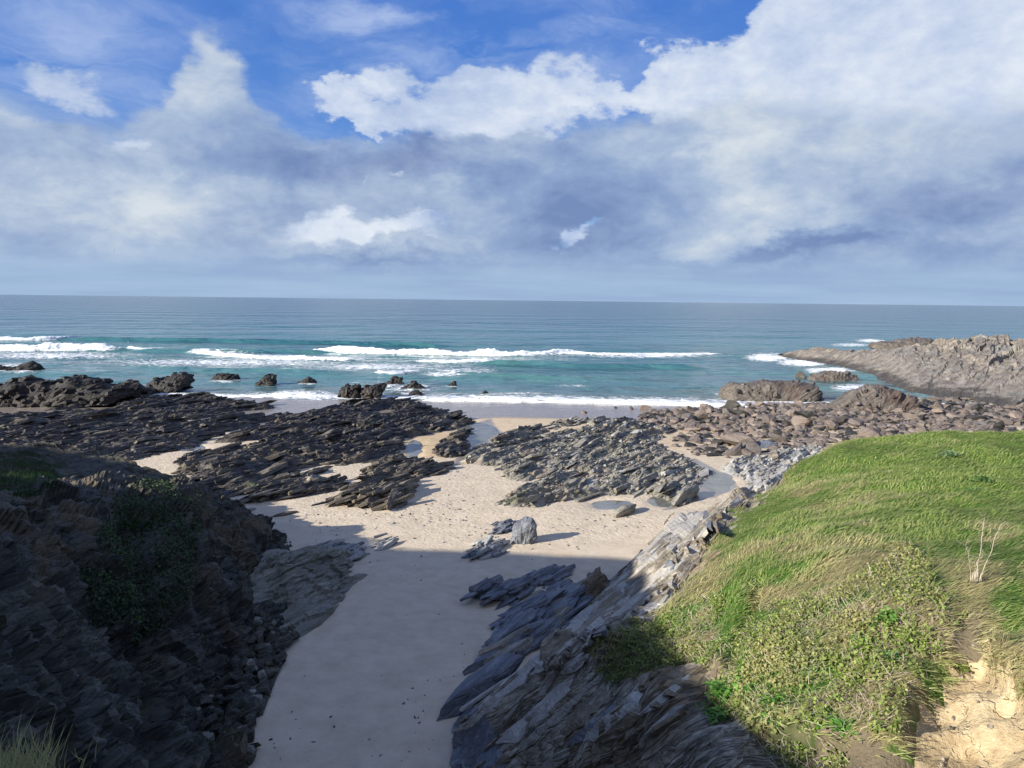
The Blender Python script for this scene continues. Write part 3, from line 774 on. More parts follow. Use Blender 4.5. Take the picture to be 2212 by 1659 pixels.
def profile_rock(name, pts, y0, thick, seed, mat, parent=None, disp=0.25, lean=0.0, nl=19, npf=72, ex=2.2, blocky=0.9, shards=0):
    W = np.array([at(a, b, y0) for a, b in pts]); W2 = W[:, [0, 2]]
    Q = np.concatenate([W2, W2[:1]]); L = np.r_[0, np.cumsum(np.linalg.norm(np.diff(Q, axis=0), axis=1))]
    s = np.linspace(0, L[-1], npf, endpoint=False)
    R = np.stack([np.interp(s, L, Q[:, 0]), np.interp(s, L, Q[:, 1])], -1)
    zb = R[:, 1].min(); c = np.array([(R[:, 0].min() + R[:, 0].max()) / 2, zb])
    H = np.ptp(R[:, 1])
    G = []
    for t in np.linspace(-1, 1, nl):
        t2 = math.sin(t * math.pi / 2)
        f = max(0.02, 1 - abs(t2) ** ex) ** 0.5
        r = c + (R - c) * np.array([0.35 + 0.65 * f, f])
        G.append(np.stack([r[:, 0], np.full(npf, y0) + t2 * thick + lean * (r[:, 1] - zb), r[:, 1]], -1))
    G = np.array(G); P = G.reshape(-1, 3)
    n = gnormals(np.concatenate([G, G[:, :1]], 1))[:, :-1].reshape(-1, 3)
    ctr = np.array([c[0], y0, zb + H * 0.4]); sgn = np.sign(((P - ctr) * n).sum(1)); n *= np.where(sgn == 0, 1, sgn)[:, None]
    sc_ = 2.2 / max(H, 0.5)
    v, f1, f2 = cells(bed(P, 0.35 * sc_, 0.7 * sc_, 1.3 * sc_) + seed, seed)
    v2, f12, f22 = cells(bed(P, 0.9 * sc_, 1.6 * sc_, 3.2 * sc_) + seed, seed + 6)
    d = disp * H * (blocky * (v - 0.5) + 0.45 * (v2 - 0.5) + 0.8 * fbm(P * sc_ * 0.8, 4, seed) + 0.22 * fbm(bed(P, 0.5, 1.5, 7) * sc_, 3, seed + 3))
    P = P + n * d[:, None]
    r = np.random.default_rng(seed + 500); extra = []
    if shards:
        c0 = np.where((P[:, 2] > zb + 0.12 * H) & (n[:, 2] > -0.2))[0]
        for k in r.choice(c0, shards):
            sz = H * math.exp(r.uniform(math.log(0.05), math.log(0.17)))
            extra.append((int(r.integers(14)), bed_frame(r, 0.22) * np.array([sz * r.uniform(0.9, 1.9), sz * r.uniform(0.5, 0.9), sz * r.uniform(0.2, 0.45)]), P[k]))
    F = []
    for k in range(nl - 1):
        for j in range(npf):
            j2 = (j + 1) % npf
            F.append([k * npf + j, k * npf + j2, (k + 1) * npf + j2, (k + 1) * npf + j])
    F.append(list(range(npf))[::-1]); F.append([(nl - 1) * npf + j for j in range(npf)])
    if extra:
        Ve, Fe = merged(SLABS, extra); F += (Fe + len(P)).tolist(); P = np.concatenate([P, Ve])
    return mesh_np(name, P, F, mat, parent, False)

# ------------------------------------------------------------------ left headland (in shade)
def build_left():
    C = [
        [(-5.5, 10, 2), (-7.5, 10, 6), (-9.5, 9, 9.5), (-12, 8, 12), (-14, 7, 14), (-22, 8, 18), (-45, 8, 26)],
        [(-7.5, 19.5, 2), (-8.8, 18.3, 5), (-10.5, 17, 8), (-12, 16, 10.5), (-14, 15.5, 12.5), (-22, 15, 16), (-45, 15, 25)],
        [gr(538, 1645), at(410, 1570, 25), at(250, 1430, 24), at(110, 1290, 23.5), at(-10, 1170, 24.2), at(-160, 1080, 27), at(-700, 1000, 30)],
        [gr(592, 1478), at(500, 1440, 30.2), at(385, 1330, 29.3), at(262, 1200, 29.4), at(150, 1105, 31.5), at(20, 1050, 36.5), at(-300, 985, 40)],
        [gr(626, 1402), at(550, 1350, 34.4), at(472, 1260, 35), at(395, 1165, 37.6), at(315, 1072, 43), at(165, 1026, 50), at(-120, 966, 58)],
        [gr(640, 1330), at(600, 1290, 39.2), at(570, 1230, 41.2), at(525, 1150, 44), at(455, 1082, 50.5), at(345, 1024, 56), at(60, 958, 61)],
        [gr(628, 1255), at(602, 1215, 44.5), at(582, 1180, 46), at(558, 1144, 48.5), at(497, 1092, 51.5), at(400, 1036, 57), at(130, 972, 62)],
        [(-14.5, 50, 1.7), (-16, 50.5, 2.1), (-17.6, 52, 2.3), (-19.5, 54, 2.5), (-22.5, 57, 2.6), (-28, 62, 2.8), (-46, 69, 3.2)],
        [(-16, 54, 0.8), (-18, 55, 0.8), (-20, 57, 0.8), (-22, 59, 0.9), (-26, 62, 0.9), (-33, 67, 0.9), (-60, 76, 0.9)],
    ]
    nu, nv = 330, 300
    G = loft(C, nu, nv); N = gnormals(G)
    P = G.reshape(-1, 3); n = N.reshape(-1, 3)
    if n[:, 0].mean() < 0: n = -n
    px = proj(P); vv = np.repeat(np.linspace(0, 6, nv)[None, :], nu, 0).ravel()
    rockm = 0.35 + 0.65 * sstep(5.2, 3.9, vv)
    v1, a1, b1 = cells(np.c_[P[:, 0] * 0.42, P[:, 1] * 0.42, P[:, 2] * 0.30], 3); v2, a2, b2 = cells(np.c_[P[:, 0] * 0.95, P[:, 1] * 0.95, P[:, 2] * 1.15], 8)
    w = np.c_[P[:, 0] * 0.5, P[:, 1] * 0.5, P[:, 2] * 0.16]
    groove = ridged(w, 3, 31)
    v3, a3, b3 = cells(np.c_[P[:, 0] * 2.0, P[:, 1] * 2.0, P[:, 2] * 3.4], 5)
    d = rockm * (1.15 * (v1 - 0.5) + 0.55 * (v2 - 0.5) + 0.26 * (v3 - 0.5) + 0.7 * fbm(P * 0.22, 3, 6) + 1.1 * (0.72 - groove)) + (0.25 - 0.05 * rockm) * fbm(P * 0.9, 3, 12) + 0.10 * rockm * fbm(P * 3.0, 2, 14)
    # deep gully beside the near buttress
    gl = np.array([(262, 1120), (300, 1230), (335, 1340), (345, 1460), (330, 1660)], float)
    gx = np.interp(px[:, 1], gl[:, 1], gl[:, 0]); gd = np.exp(-((px[:, 0] - gx) / 30) ** 2) * sstep(1080, 1200, px[:, 1])
    d -= gd * 2.0 * rockm
    d *= sstep(-0.05, 0.35, vv) * 0.85 + 0.15
    P = P + n * d[:, None]
    F = gridf(nu, nv)
    tint = np.clip(0.45 + 0.7 * fbm(P * 0.25, 4, 77), 0, 1)
    # turf on the shelf: where it is flat enough and above the crest
    N2 = gnormals(P.reshape(nu, nv, 3)).reshape(-1, 3); N2 *= np.sign(N2[:, 2:3] + 1e-9)
    tpx = proj(P)
    tq = np.maximum(polydist(tpx, [(-400, 990), (60, 985), (135, 1000), (140, 1040), (60, 1066), (-400, 1090)]), polydist(tpx, [(250, 1085), (300, 1068), (370, 1072), (385, 1130), (300, 1150), (255, 1130)]))
    tm = (vv > 3.3) & (tq + 40 * fbm(P * 0.5, 4, 5) > 6) & (N2[:, 2] > 0.3)
    fm = tm[F].mean(1) > 0.5
    e = tag(empty('headland', (-12, 38, 2.2)), 'dark shaded rocky headland with turf on top beside the sandy inlet', 'headland', kind='structure')
    e.location = (0, 0, 0)
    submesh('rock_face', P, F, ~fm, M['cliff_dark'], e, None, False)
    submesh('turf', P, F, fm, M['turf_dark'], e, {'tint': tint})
    return e, P, n, px, vv, tm
HL, LP, LN, LPX, LVV, LTM = build_left()

def scatter_leaves(name, base, nrm, size, mat, parent, tint, shade, aspect=0.75, droop=0.5, lift=0.05, cup=0.25, seed=1):
    r = np.random.default_rng(seed); k = len(base)
    nn = nrm + r.normal(size=(k, 3)) * droop; nn /= np.linalg.norm(nn, axis=1, keepdims=True)
    tng = np.cross(nn, r.normal(size=(k, 3))); tng /= np.linalg.norm(tng, axis=1, keepdims=True)
    b = np.cross(nn, tng); s = size[:, None]
    c = base + nrm * (lift * r.uniform(0.2, 1.6, (k, 1)))
    V = np.stack([c - tng * s * 0.5, c + b * s * aspect * 0.5 + nn * s * cup * 0.4, c + tng * s * 0.55, c - b * s * aspect * 0.5 + nn * s * cup * 0.4], 1).reshape(-1, 3)
    i = np.arange(k)[:, None] * 4
    F = np.concatenate([i + np.array([[0, 1, 2]]), i + np.array([[0, 2, 3]])])
    o = mesh_np(name, V, F, mat, parent, True, {'tint': np.repeat(tint, 4), 'shade': np.repeat(shade, 4)})
    return o
def blades(name, base, dirv, nrm, length, width, mat, parent, tint, shade, curve=0.35, seed=2):
    k = len(base); L = length[:, None]
    d = dirv / np.linalg.norm(dirv, axis=1, keepdims=True)
    side = np.cross(d, nrm); side /= np.linalg.norm(side, axis=1, keepdims=True) + 1e-9
    w = width[:, None] * side * 0.5
    mid = base + d * L * 0.52 + nrm * L * 0.13
    tip = base + d * L - nrm * L * curve * 0.35
    V = np.stack([base - w, base + w, mid - w * 0.75, mid + w * 0.75, tip], 1).reshape(-1, 3)
    i = np.arange(k)[:, None] * 5
    F = np.concatenate([i + np.array([[0, 1, 3]]), i + np.array([[0, 3, 2]]), i + np.array([[2, 3, 4]])])
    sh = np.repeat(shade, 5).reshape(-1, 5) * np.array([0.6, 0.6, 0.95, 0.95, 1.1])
    return mesh_np(name, V, F, mat, parent, True, {'tint': np.repeat(tint, 5), 'shade': np.clip(sh.ravel(), 0, 1)})

def left_plants():
    r = np.random.default_rng(4)
    # ivy sheet on the face
    poly = [(245, 1085), (335, 1050), (420, 1115), (425, 1240), (385, 1330), (305, 1375), (205, 1345), (172, 1240), (195, 1170)]
    idx = np.where(inpoly(LPX, poly) & (LVV < 5))[0]
    dd = polydist(LPX[idx], poly) + 22 * fbm(LP[idx] * 0.5, 3, 9)
    idx = idx[dd > 4]
    pick = r.choice(idx, 15000)
    b = LP[pick] + r.normal(size=(len(pick), 3)) * 0.07
    dense = fbm(b * 0.8, 3, 15)
    keep = dense > -0.35; b = b[keep]; pick = pick[keep]
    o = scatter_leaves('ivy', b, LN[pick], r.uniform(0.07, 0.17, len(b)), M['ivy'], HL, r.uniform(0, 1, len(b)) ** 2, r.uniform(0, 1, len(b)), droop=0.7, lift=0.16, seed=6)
    tag(o, kind='stuff')
    # short turf blades on the shelf
    idx = np.where(LTM & (LPX[:, 0] > -60) & (LPX[:, 0] < 620) & (LPX[:, 1] > 880))[0]
    pick = r.choice(idx, 22000); b = LP[pick] + r.normal(size=(len(pick), 3)) * np.array([0.12, 0.12, 0.02])
    dv = np.array([0.8, 0.1, 0.5]) + r.normal(size=b.shape) * 0.45
    ti = np.clip(0.35 + 0.8 * fbm(b * 0.25, 4, 77) + r.normal(size=len(b)) * 0.15, 0, 1)
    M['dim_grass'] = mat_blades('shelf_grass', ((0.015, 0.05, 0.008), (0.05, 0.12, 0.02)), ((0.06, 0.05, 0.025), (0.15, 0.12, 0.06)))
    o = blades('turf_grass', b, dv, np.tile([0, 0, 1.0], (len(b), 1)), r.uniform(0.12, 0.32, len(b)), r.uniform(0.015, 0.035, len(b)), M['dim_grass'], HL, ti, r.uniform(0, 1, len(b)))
    tag(o, kind='stuff')
left_plants()

def foot_blocks():
    r = np.random.default_rng(14)
    line = cr1(np.array([gr(545, 1650), gr(552, 1560), gr(585, 1480), gr(620, 1410), gr(640, 1385)]), 80)
    for k in range(80):
        for _ in range(2):
            s = math.exp(r.uniform(math.log(0.10), math.log(0.34))); p = line[k] + np.array([-abs(r.normal(0, 0.9)) - 0.05, r.normal(0, 0.3), 0.0])
            p[2] += 0.1 + 0.55 * max(0.0, (line[k][0] - p[0]))
            V0, F0 = (SLABS if r.random() < 0.5 else LUMPS)[int(r.integers(12))]
            mesh_np('block', (V0 * np.array([s * 1.2, s * 0.9, s * r.uniform(0.4, 0.8)])) @ bed_frame(r, 0.35).T + p, F0, M['cliff_dark'] if r.random() < 0.85 else M['ramp'], HL, False)
foot_blocks()

# tilted rock ramp at the nose of the headland
def build_ramp():
    C = [
        [gr(556, 1530), at(520, 1490, 29.5), at(490, 1440, 31), at(470, 1400, 33), (-14, 38, 1)],
        [gr(600, 1448), at(560, 1380, 34), at(540, 1330, 35.5), at(520, 1300, 37), (-14, 41, 1)],
        [gr(640, 1392), at(605, 1325, 36.5), at(585, 1265, 38.4), at(570, 1210, 40.5), (-14.5, 46, 1)],
        [gr(702, 1348), at(665, 1280, 38.0), at(645, 1230, 39.3), at(632, 1190, 40.6), (-13.5, 47, 1)],
        [gr(738, 1308), at(715, 1255, 40.3), at(700, 1215, 41.4), at(690, 1182, 42.2), (-12.2, 49, 1)],
        [gr(762, 1268), at(756, 1240, 43.0), at(750, 1214, 43.6), at(745, 1194, 44.2), (-10.2, 50, 1.2)],
        [gr(800, 1246), at(796, 1240, 46.2), at(792, 1235, 46.6), at(786, 1228, 47.2), (-8.0, 50, 1.8)],
    ]
    nu, nv = 150, 120
    G = loft(C, nu, nv); n = gnormals(G).reshape(-1, 3); P = G.reshape(-1, 3); n *= np.sign(n[:, 2:3].mean())
    bp = bed(P, 0.35, 0.8, 1.6)
    v, a, b = cells(bp, 21); v2, a2, b2 = cells(bed(P, 0.8, 2.0, 3.5), 24)
    d = 0.42 * (v - 0.5) + 0.20 * (v2 - 0.5) + 0.25 * fbm(P * 0.6, 4, 4) + 0.10 * fbm(bed(P, 0.6, 2.2, 6), 3, 9)
    vv = np.repeat(np.linspace(0, 1, nv)[None, :], nu, 0).ravel()
    d *= sstep(0, 0.08, vv) * 0.9 + 0.1
    d -= 0.5 * sstep(0.05, 0.0, vv)
    P = P + n * d[:, None]
    mesh_np('rock_ramp', P, gridf(nu, nv), M['ramp'], HL, False)
build_ramp()

# ------------------------------------------------------------------ right headland (grass and tilted strata)
def build_right():
    C = [
        [(0, 14, 2.0), (2, 11.5, 5.5), (3.5, 9, 8.6), (5, 7, 10.6), (6.3, 5.5, 11.8), (8, 4, 12.6), (12, 2, 13.8), (18, 0, 14.5)],
        [gr(1005, 1710), (1.5, 18, 5.0), (3.2, 14, 8.6), (4.8, 11.3, 10.6), (6.2, 9.3, 11.8), (8, 7.9, 12.6), (12, 6.5, 13.4), (19, 5, 14)],
        [gr(990, 1560), at(1160, 1520, 21.8), at(1350, 1480, 18.5), at(1560, 1450, 16), at(1760, 1440, 14.2), at(1980, 1430, 12.8), at(2230, 1420, 11.8), at(2650, 1380, 11)],
        [gr(1140, 1440), at(1262, 1368, 27.6), at(1400, 1290, 24.5), at(1560, 1240, 22), at(1750, 1220, 20), at(1950, 1210, 18.5), at(2230, 1200, 17.5), at(2650, 1180, 17)],
        [gr(1252, 1318), at(1350, 1246, 36), at(1450, 1190, 33.5), at(1560, 1150, 31), at(1720, 1120, 28.5), at(1900, 1100, 27), at(2150, 1090, 26), at(2600, 1075, 25)],
        [gr(1318, 1252), at(1408, 1188, 43), at(1500, 1140, 41.5), at(1600, 1095, 40), at(1720, 1052, 38), at(1900, 1020, 36), at(2140, 1005, 34.5), at(2600, 985, 33)],
        [gr(1372, 1205), at(1455, 1152, 48.5), at(1555, 1100, 48.5), at(1645, 1055, 48), at(1738, 1000, 47.5), at(1835, 955, 47), at(2060, 939, 44), at(2600, 925, 40)],
        [(11.5, 56, 1.8), (14, 55, 2.2), (17, 54.5, 3.4), (20, 54, 4.6), (24, 53, 6), (30, 53, 7), (36, 51, 8), (46, 48, 9)],
        [(14, 62, 1.0), (17, 62, 1.0), (20, 62, 1.2), (24, 62, 1.5), (28, 61, 2), (34, 60, 2.5), (42, 58, 3), (55, 55, 4)],
    ]
    # survey surface, then resampled on a grid that runs along the strike of the beds
    su, sv = 1300, 1000
    D = loft(C, su, sv).reshape(-1, 3)
    dv = np.repeat(np.linspace(0, 7, sv)[None, :], su, 0).ravel(); du = np.repeat(np.linspace(0, 8, su)[:, None], sv, 1).ravel()
    dp = 0.85 * (D[:, 0] + 3) - 0.525 * (D[:, 1] - 28); dq = 0.525 * D[:, 0] + 0.85 * D[:, 1]
    cp = np.arange(-3, 34, 0.10); cq = np.arange(9, 68, 0.20)
    ip = np.round((dp + 3) / 0.10).astype(int); iq = np.round((dq - 9) / 0.20).astype(int)
    ok = (ip >= 0) & (ip < len(cp)) & (iq >= 0) & (iq < len(cq)); key = iq[ok] * len(cp) + ip[ok]; nb = len(cp) * len(cq)
    cnt = np.bincount(key, minlength=nb).astype(float)
    R3 = np.stack([np.bincount(key, D[ok, 2], nb), np.bincount(key, du[ok], nb), np.bincount(key, dv[ok], nb)], -1) / np.maximum(cnt, 1)[:, None]
    R3 = R3.reshape(len(cq), len(cp), 3); have = (cnt > 0).reshape(len(cq), len(cp)); real = have.copy()
    for _ in range(60):
        acc = np.zeros_like(R3); c2 = np.zeros(have.shape)
        for a0, b0 in ((0, 1), (0, -1), (1, 1), (1, -1)):
            sh = np.roll(have, b0, a0); acc += np.roll(R3, b0, a0) * sh[..., None]; c2 += sh
        new = (~have) & (c2 > 0); R3[new] = acc[new] / c2[new][:, None]; have |= new
        if have.all(): break
    for _ in range(16):
        R3[1:-1, 1:-1] = (R3[1:-1, 1:-1] * 2 + R3[:-2, 1:-1] + R3[2:, 1:-1] + R3[1:-1, :-2] + R3[1:-1, 2:]) / 6
    tp = np.concatenate([np.arange(-2, 14.5, 0.06), np.arange(14.5, 33, 0.14)]); tq = np.concatenate([np.arange(10, 60, 0.15), np.arange(60, 66, 0.4)])
    nu, nv = len(tq), len(tp)
    fi = (tq - 9) / 0.20; fj = (tp + 3) / 0.10; i0 = np.floor(fi).astype(int); j0 = np.floor(fj).astype(int); fi -= i0; fj -= j0
    def bil(A):
        A0 = A[i0][:, j0] * (1 - fj)[None, :, None] + A[i0][:, j0 + 1] * fj[None, :, None]
        A1 = A[i0 + 1][:, j0] * (1 - fj)[None, :, None] + A[i0 + 1][:, j0 + 1] * fj[None, :, None]
        return A0 * (1 - fi)[:, None, None] + A1 * fi[:, None, None]
    S3 = bil(R3); inside = bil(real[..., None].astype(float))[..., 0].ravel() > 0.5
    QQ, PP = np.meshgrid(tq, tp, indexing='ij')
    det = 0.85 * 0.85 + 0.525 * 0.525; p0 = PP - 0.85 * 3 - 0.525 * 28
    X = (0.85 * p0 + 0.525 * QQ) / det; Y = (0.85 * QQ - 0.525 * p0) / det
    G = np.stack([X, Y, S3[..., 0]], -1); N = gnormals(G); P = G.reshape(-1, 3); n = N.reshape(-1, 3)
    n *= np.sign(n[:, 2:3].mean()); px = proj(P); uu = S3[..., 1].ravel(); vv = S3[..., 2].ravel()
    grass = [(1700, 1030), (1745, 975), (1800, 940), (2700, 880), (2700, 1700), (2230, 1480), (2080, 1330), (2000, 1405), (1950, 1470), (1930, 1590), (1800, 1600), (1740, 1570), (1640, 1560), (1560, 1560), (1540, 1480), (1570, 1440), (1500, 1420), (1455, 1430),
             (1420, 1380), (1415, 1330), (1470, 1270), (1530, 1180), (1590, 1110), (1640, 1075)]
    gd = polydist(px, grass) + 26 * fbm(P * 0.9, 4, 3)
    scrub = [(1300, 1440), (1345, 1385), (1430, 1350), (1465, 1430), (1390, 1460), (1330, 1470)]
    sd = polydist(px, scrub) + 10 * fbm(P * 0.9, 3, 8)
    soil = [(2060, 1370), (2120, 1360), (2240, 1450), (2500, 1500), (2500, 1750), (1880, 1750), (1925, 1600), (1942, 1480), (2000, 1400)]
    so = polydist(px, soil) + 22 * fbm(P * 1.1, 4, 6)
    gm = sstep(-26, 14, polydist(px, grass) + 14 * fbm(P * 0.3, 2, 3))
    sm = sstep(-12, 14, polydist(px, soil) + 10 * fbm(P * 0.4, 2, 6))
    low = sstep(2.5, 3.3, vv) * sstep(3.2, 2.0, uu)                # earthy shaded foot of the grass bank
    rk = (1 - gm) * (1 - sm) * (1 - 0.5 * low)
    # strata: steps across the bedding, broken along it
    wob = fbm(np.c_[uu * 0.9, vv * 1.1, uu * 0], 4, 5)
    pp = 0.85 * (P[:, 0] + 3) - 0.525 * (P[:, 1] - 28); qq = 0.525 * P[:, 0] + 0.85 * P[:, 1]
    bw = 0.657 * px[:, 0] + 0.753 * px[:, 1]; ba = 0.753 * px[:, 0] - 0.657 * px[:, 1]
    bw = bw + 22 * fbm(np.c_[ba / 260.0, bw / 160.0, ba * 0], 3, 5)
    qq = ba / 24.0
    w = bw / 36.0
    it = np.floor(w).astype(np.int64); zi = it * 0; fr = w - it
    st = _h(it, np.floor(qq * 0.15 + 3 * _h(it, zi, zi, 4)).astype(np.int64), zi, 9)
    v1, a1, b1 = cells(np.c_[qq * 0.075, w * 0.5, zi], 14); v2, a2, b2 = cells(np.c_[qq * 0.10, w * 1.5, zi], 18); v3, a3, b3 = cells(np.c_[qq * 0.30, w * 3.0, zi], 19)
    earthy = np.maximum(sstep(2.5, 3.0, vv + 0.3 * wob) * sstep(2.5, 2.0, uu), sstep(3.4, 3.8, vv))
    rk *= 1 - 0.85 * earthy
    d = rk * (0.60 * (v1 - 0.5) + 0.34 * (v2 - 0.5) + 0.10 * (v3 - 0.5) + 0.42 * (sstep(0, 0.9, fr) - 0.5) * (0.3 + st) + 0.6 * fbm(P * 0.16, 3, 6) + 0.04 * fbm(np.c_[qq * 0.5, w * 3, zi], 3, 12))
    dg = d.reshape(nu, nv)
    for _ in range(2):
        dg[1:-1] = (dg[:-2] + 2 * dg[1:-1] + dg[2:]) / 4
        dg[:, 1:-1] = (dg[:, :-2] + 2 * dg[:, 1:-1] + dg[:, 2:]) / 4
    d = dg.ravel()
    d += earthy * (1 - gm) * (0.34 * fbm(P * 0.9, 4, 45) + 0.22 * ridged(P * np.array([2.2, 2.2, 0.7]), 4, 46) + 0.06 * fbm(P * 7.0, 2, 47) - 0.25)
    # tussocks and hummocks of the turf
    d += gm * (0.38 * fbm(P * 0.32, 3, 31) + 0.18 * fbm(P * 0.9, 3, 33))
    # overhanging lip of turf above the bare soil, soil recessed and cracked
    d -= sm * (0.42 + 0.2 * fbm(P * 0.8, 3, 41) + 0.07 * fbm(P * 4.0, 3, 43)) * (1 - 0.5 * gm)
    d += low * (1 - gm) * (0.35 * fbm(P * 0.9, 4, 44) - 0.2)
    # trodden groove in the grass
    gl = np.array([(1640, 1250), (1600, 1330), (1580, 1380), (1572, 1430)], float)
    gx = np.interp(px[:, 1], gl[:, 1], gl[:, 0]); d -= 0.5 * np.exp(-((px[:, 0] - gx) / 13) ** 2) * sstep(1230, 1280, px[:, 1]) * sstep(1460, 1420, px[:, 1])
    d *= sstep(0, 0.25, vv) * 0.9 + 0.1
    P = P + n * d[:, None]
    F = gridf(nu, nv); F = F[inside[F].all(1)]
    px = proj(P)
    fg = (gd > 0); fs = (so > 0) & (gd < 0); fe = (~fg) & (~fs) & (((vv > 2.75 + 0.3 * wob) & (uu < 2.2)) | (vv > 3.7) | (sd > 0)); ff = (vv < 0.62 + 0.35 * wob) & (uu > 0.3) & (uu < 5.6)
    kind = np.zeros(len(P), int); kind[ff] = 4; kind[fe] = 3; kind[fg] = 1; kind[fs] = 2
    fk = kind[F[:, 0]]
    e = tag(empty('grassy_headland', (0, 0, 0)), 'sunlit grassy headland with tilted slate strata along its flank', 'headland', kind='structure')
    # tint field: 0 green, 1 straw
    t = 0.50 + 0.85 * fbm(P * np.array([0.22, 0.30, 0.2]), 4, 51) + 0.75 * fbm(P * np.array([0.8, 1.3, 0.8]), 4, 53)
    t += -0.55 * sstep(1750, 2000, px[:, 0]) * sstep(1150, 1000, px[:, 1]) - 0.25 * sstep(1700, 1900, px[:, 0]) * sstep(1250, 1100, px[:, 1])
    for cx, cy, rx, ry, a in [(1600, 1330, 40, 90, -1.0), (1590, 1400, 20, 60, -1), (1600, 1130, 120, 25, -0.5), (1680, 1090, 90, 25, -0.6), (2190, 1320, 50, 80, -0.9), (1650, 1230, 60, 30, -0.6), (2060, 1170, 90, 40, -0.4),
                              (1780, 1190, 160, 40, 0.12), (1650, 1290, 120, 50, 0.3), (2110, 1330, 60, 80, 0.5), (1900, 985, 120, 14, 0.5), (2130, 1135, 60, 25, 0.7), (1820, 1400, 200, 80, 0.35), (1550, 1200, 60, 60, 0.25)]:
        t += a * np.exp(-((px[:, 0] - cx) / rx) ** 2 - ((px[:, 1] - cy) / ry) ** 2)
    t = np.clip(t, 0, 1)
    submesh('rock_flank', P, F, fk == 0, M['flank_face'], e, {'bedw': bw / 36.0, 'beda': ba / 24.0}, False)
    submesh('slate_foot', P, F, fk == 4, M['slate'], e, None, False)
    submesh('turf', P, F, fk == 1, M['turf'], e, {'tint': t})
    submesh('bare_soil', P, F, fk == 2, M['soil'], e)
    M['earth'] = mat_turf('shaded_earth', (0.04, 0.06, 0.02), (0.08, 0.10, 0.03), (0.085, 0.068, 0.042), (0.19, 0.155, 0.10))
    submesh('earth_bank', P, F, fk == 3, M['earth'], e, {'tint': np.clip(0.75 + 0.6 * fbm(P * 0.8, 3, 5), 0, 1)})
    N2 = gnormals(P.reshape(nu, nv, 3)).reshape(-1, 3); N2 *= np.sign(N2[:, 2:3] + 1e-9)
    area = np.linalg.norm(np.cross(np.gradient(P.reshape(nu, nv, 3), axis=0), np.gradient(P.reshape(nu, nv, 3), axis=1)), axis=2).ravel() * inside + 1e-9
    kind[~inside] = -1
    return e, P, N2, px, kind, t, area, uu, vv, tq, tp
HR, RP, RN, RPX, RKIND, RTINT, RAREA, RU, RV, RTQ, RTP = build_right()

def surf_at(px, py):
    d = np.hypot(RPX[:, 0] - px, RPX[:, 1] - py)
    k = np.argsort(d)[:12]
    k = k[np.argmin(RP[k, 1])]
    return RP[k].copy(), RN[k].copy()

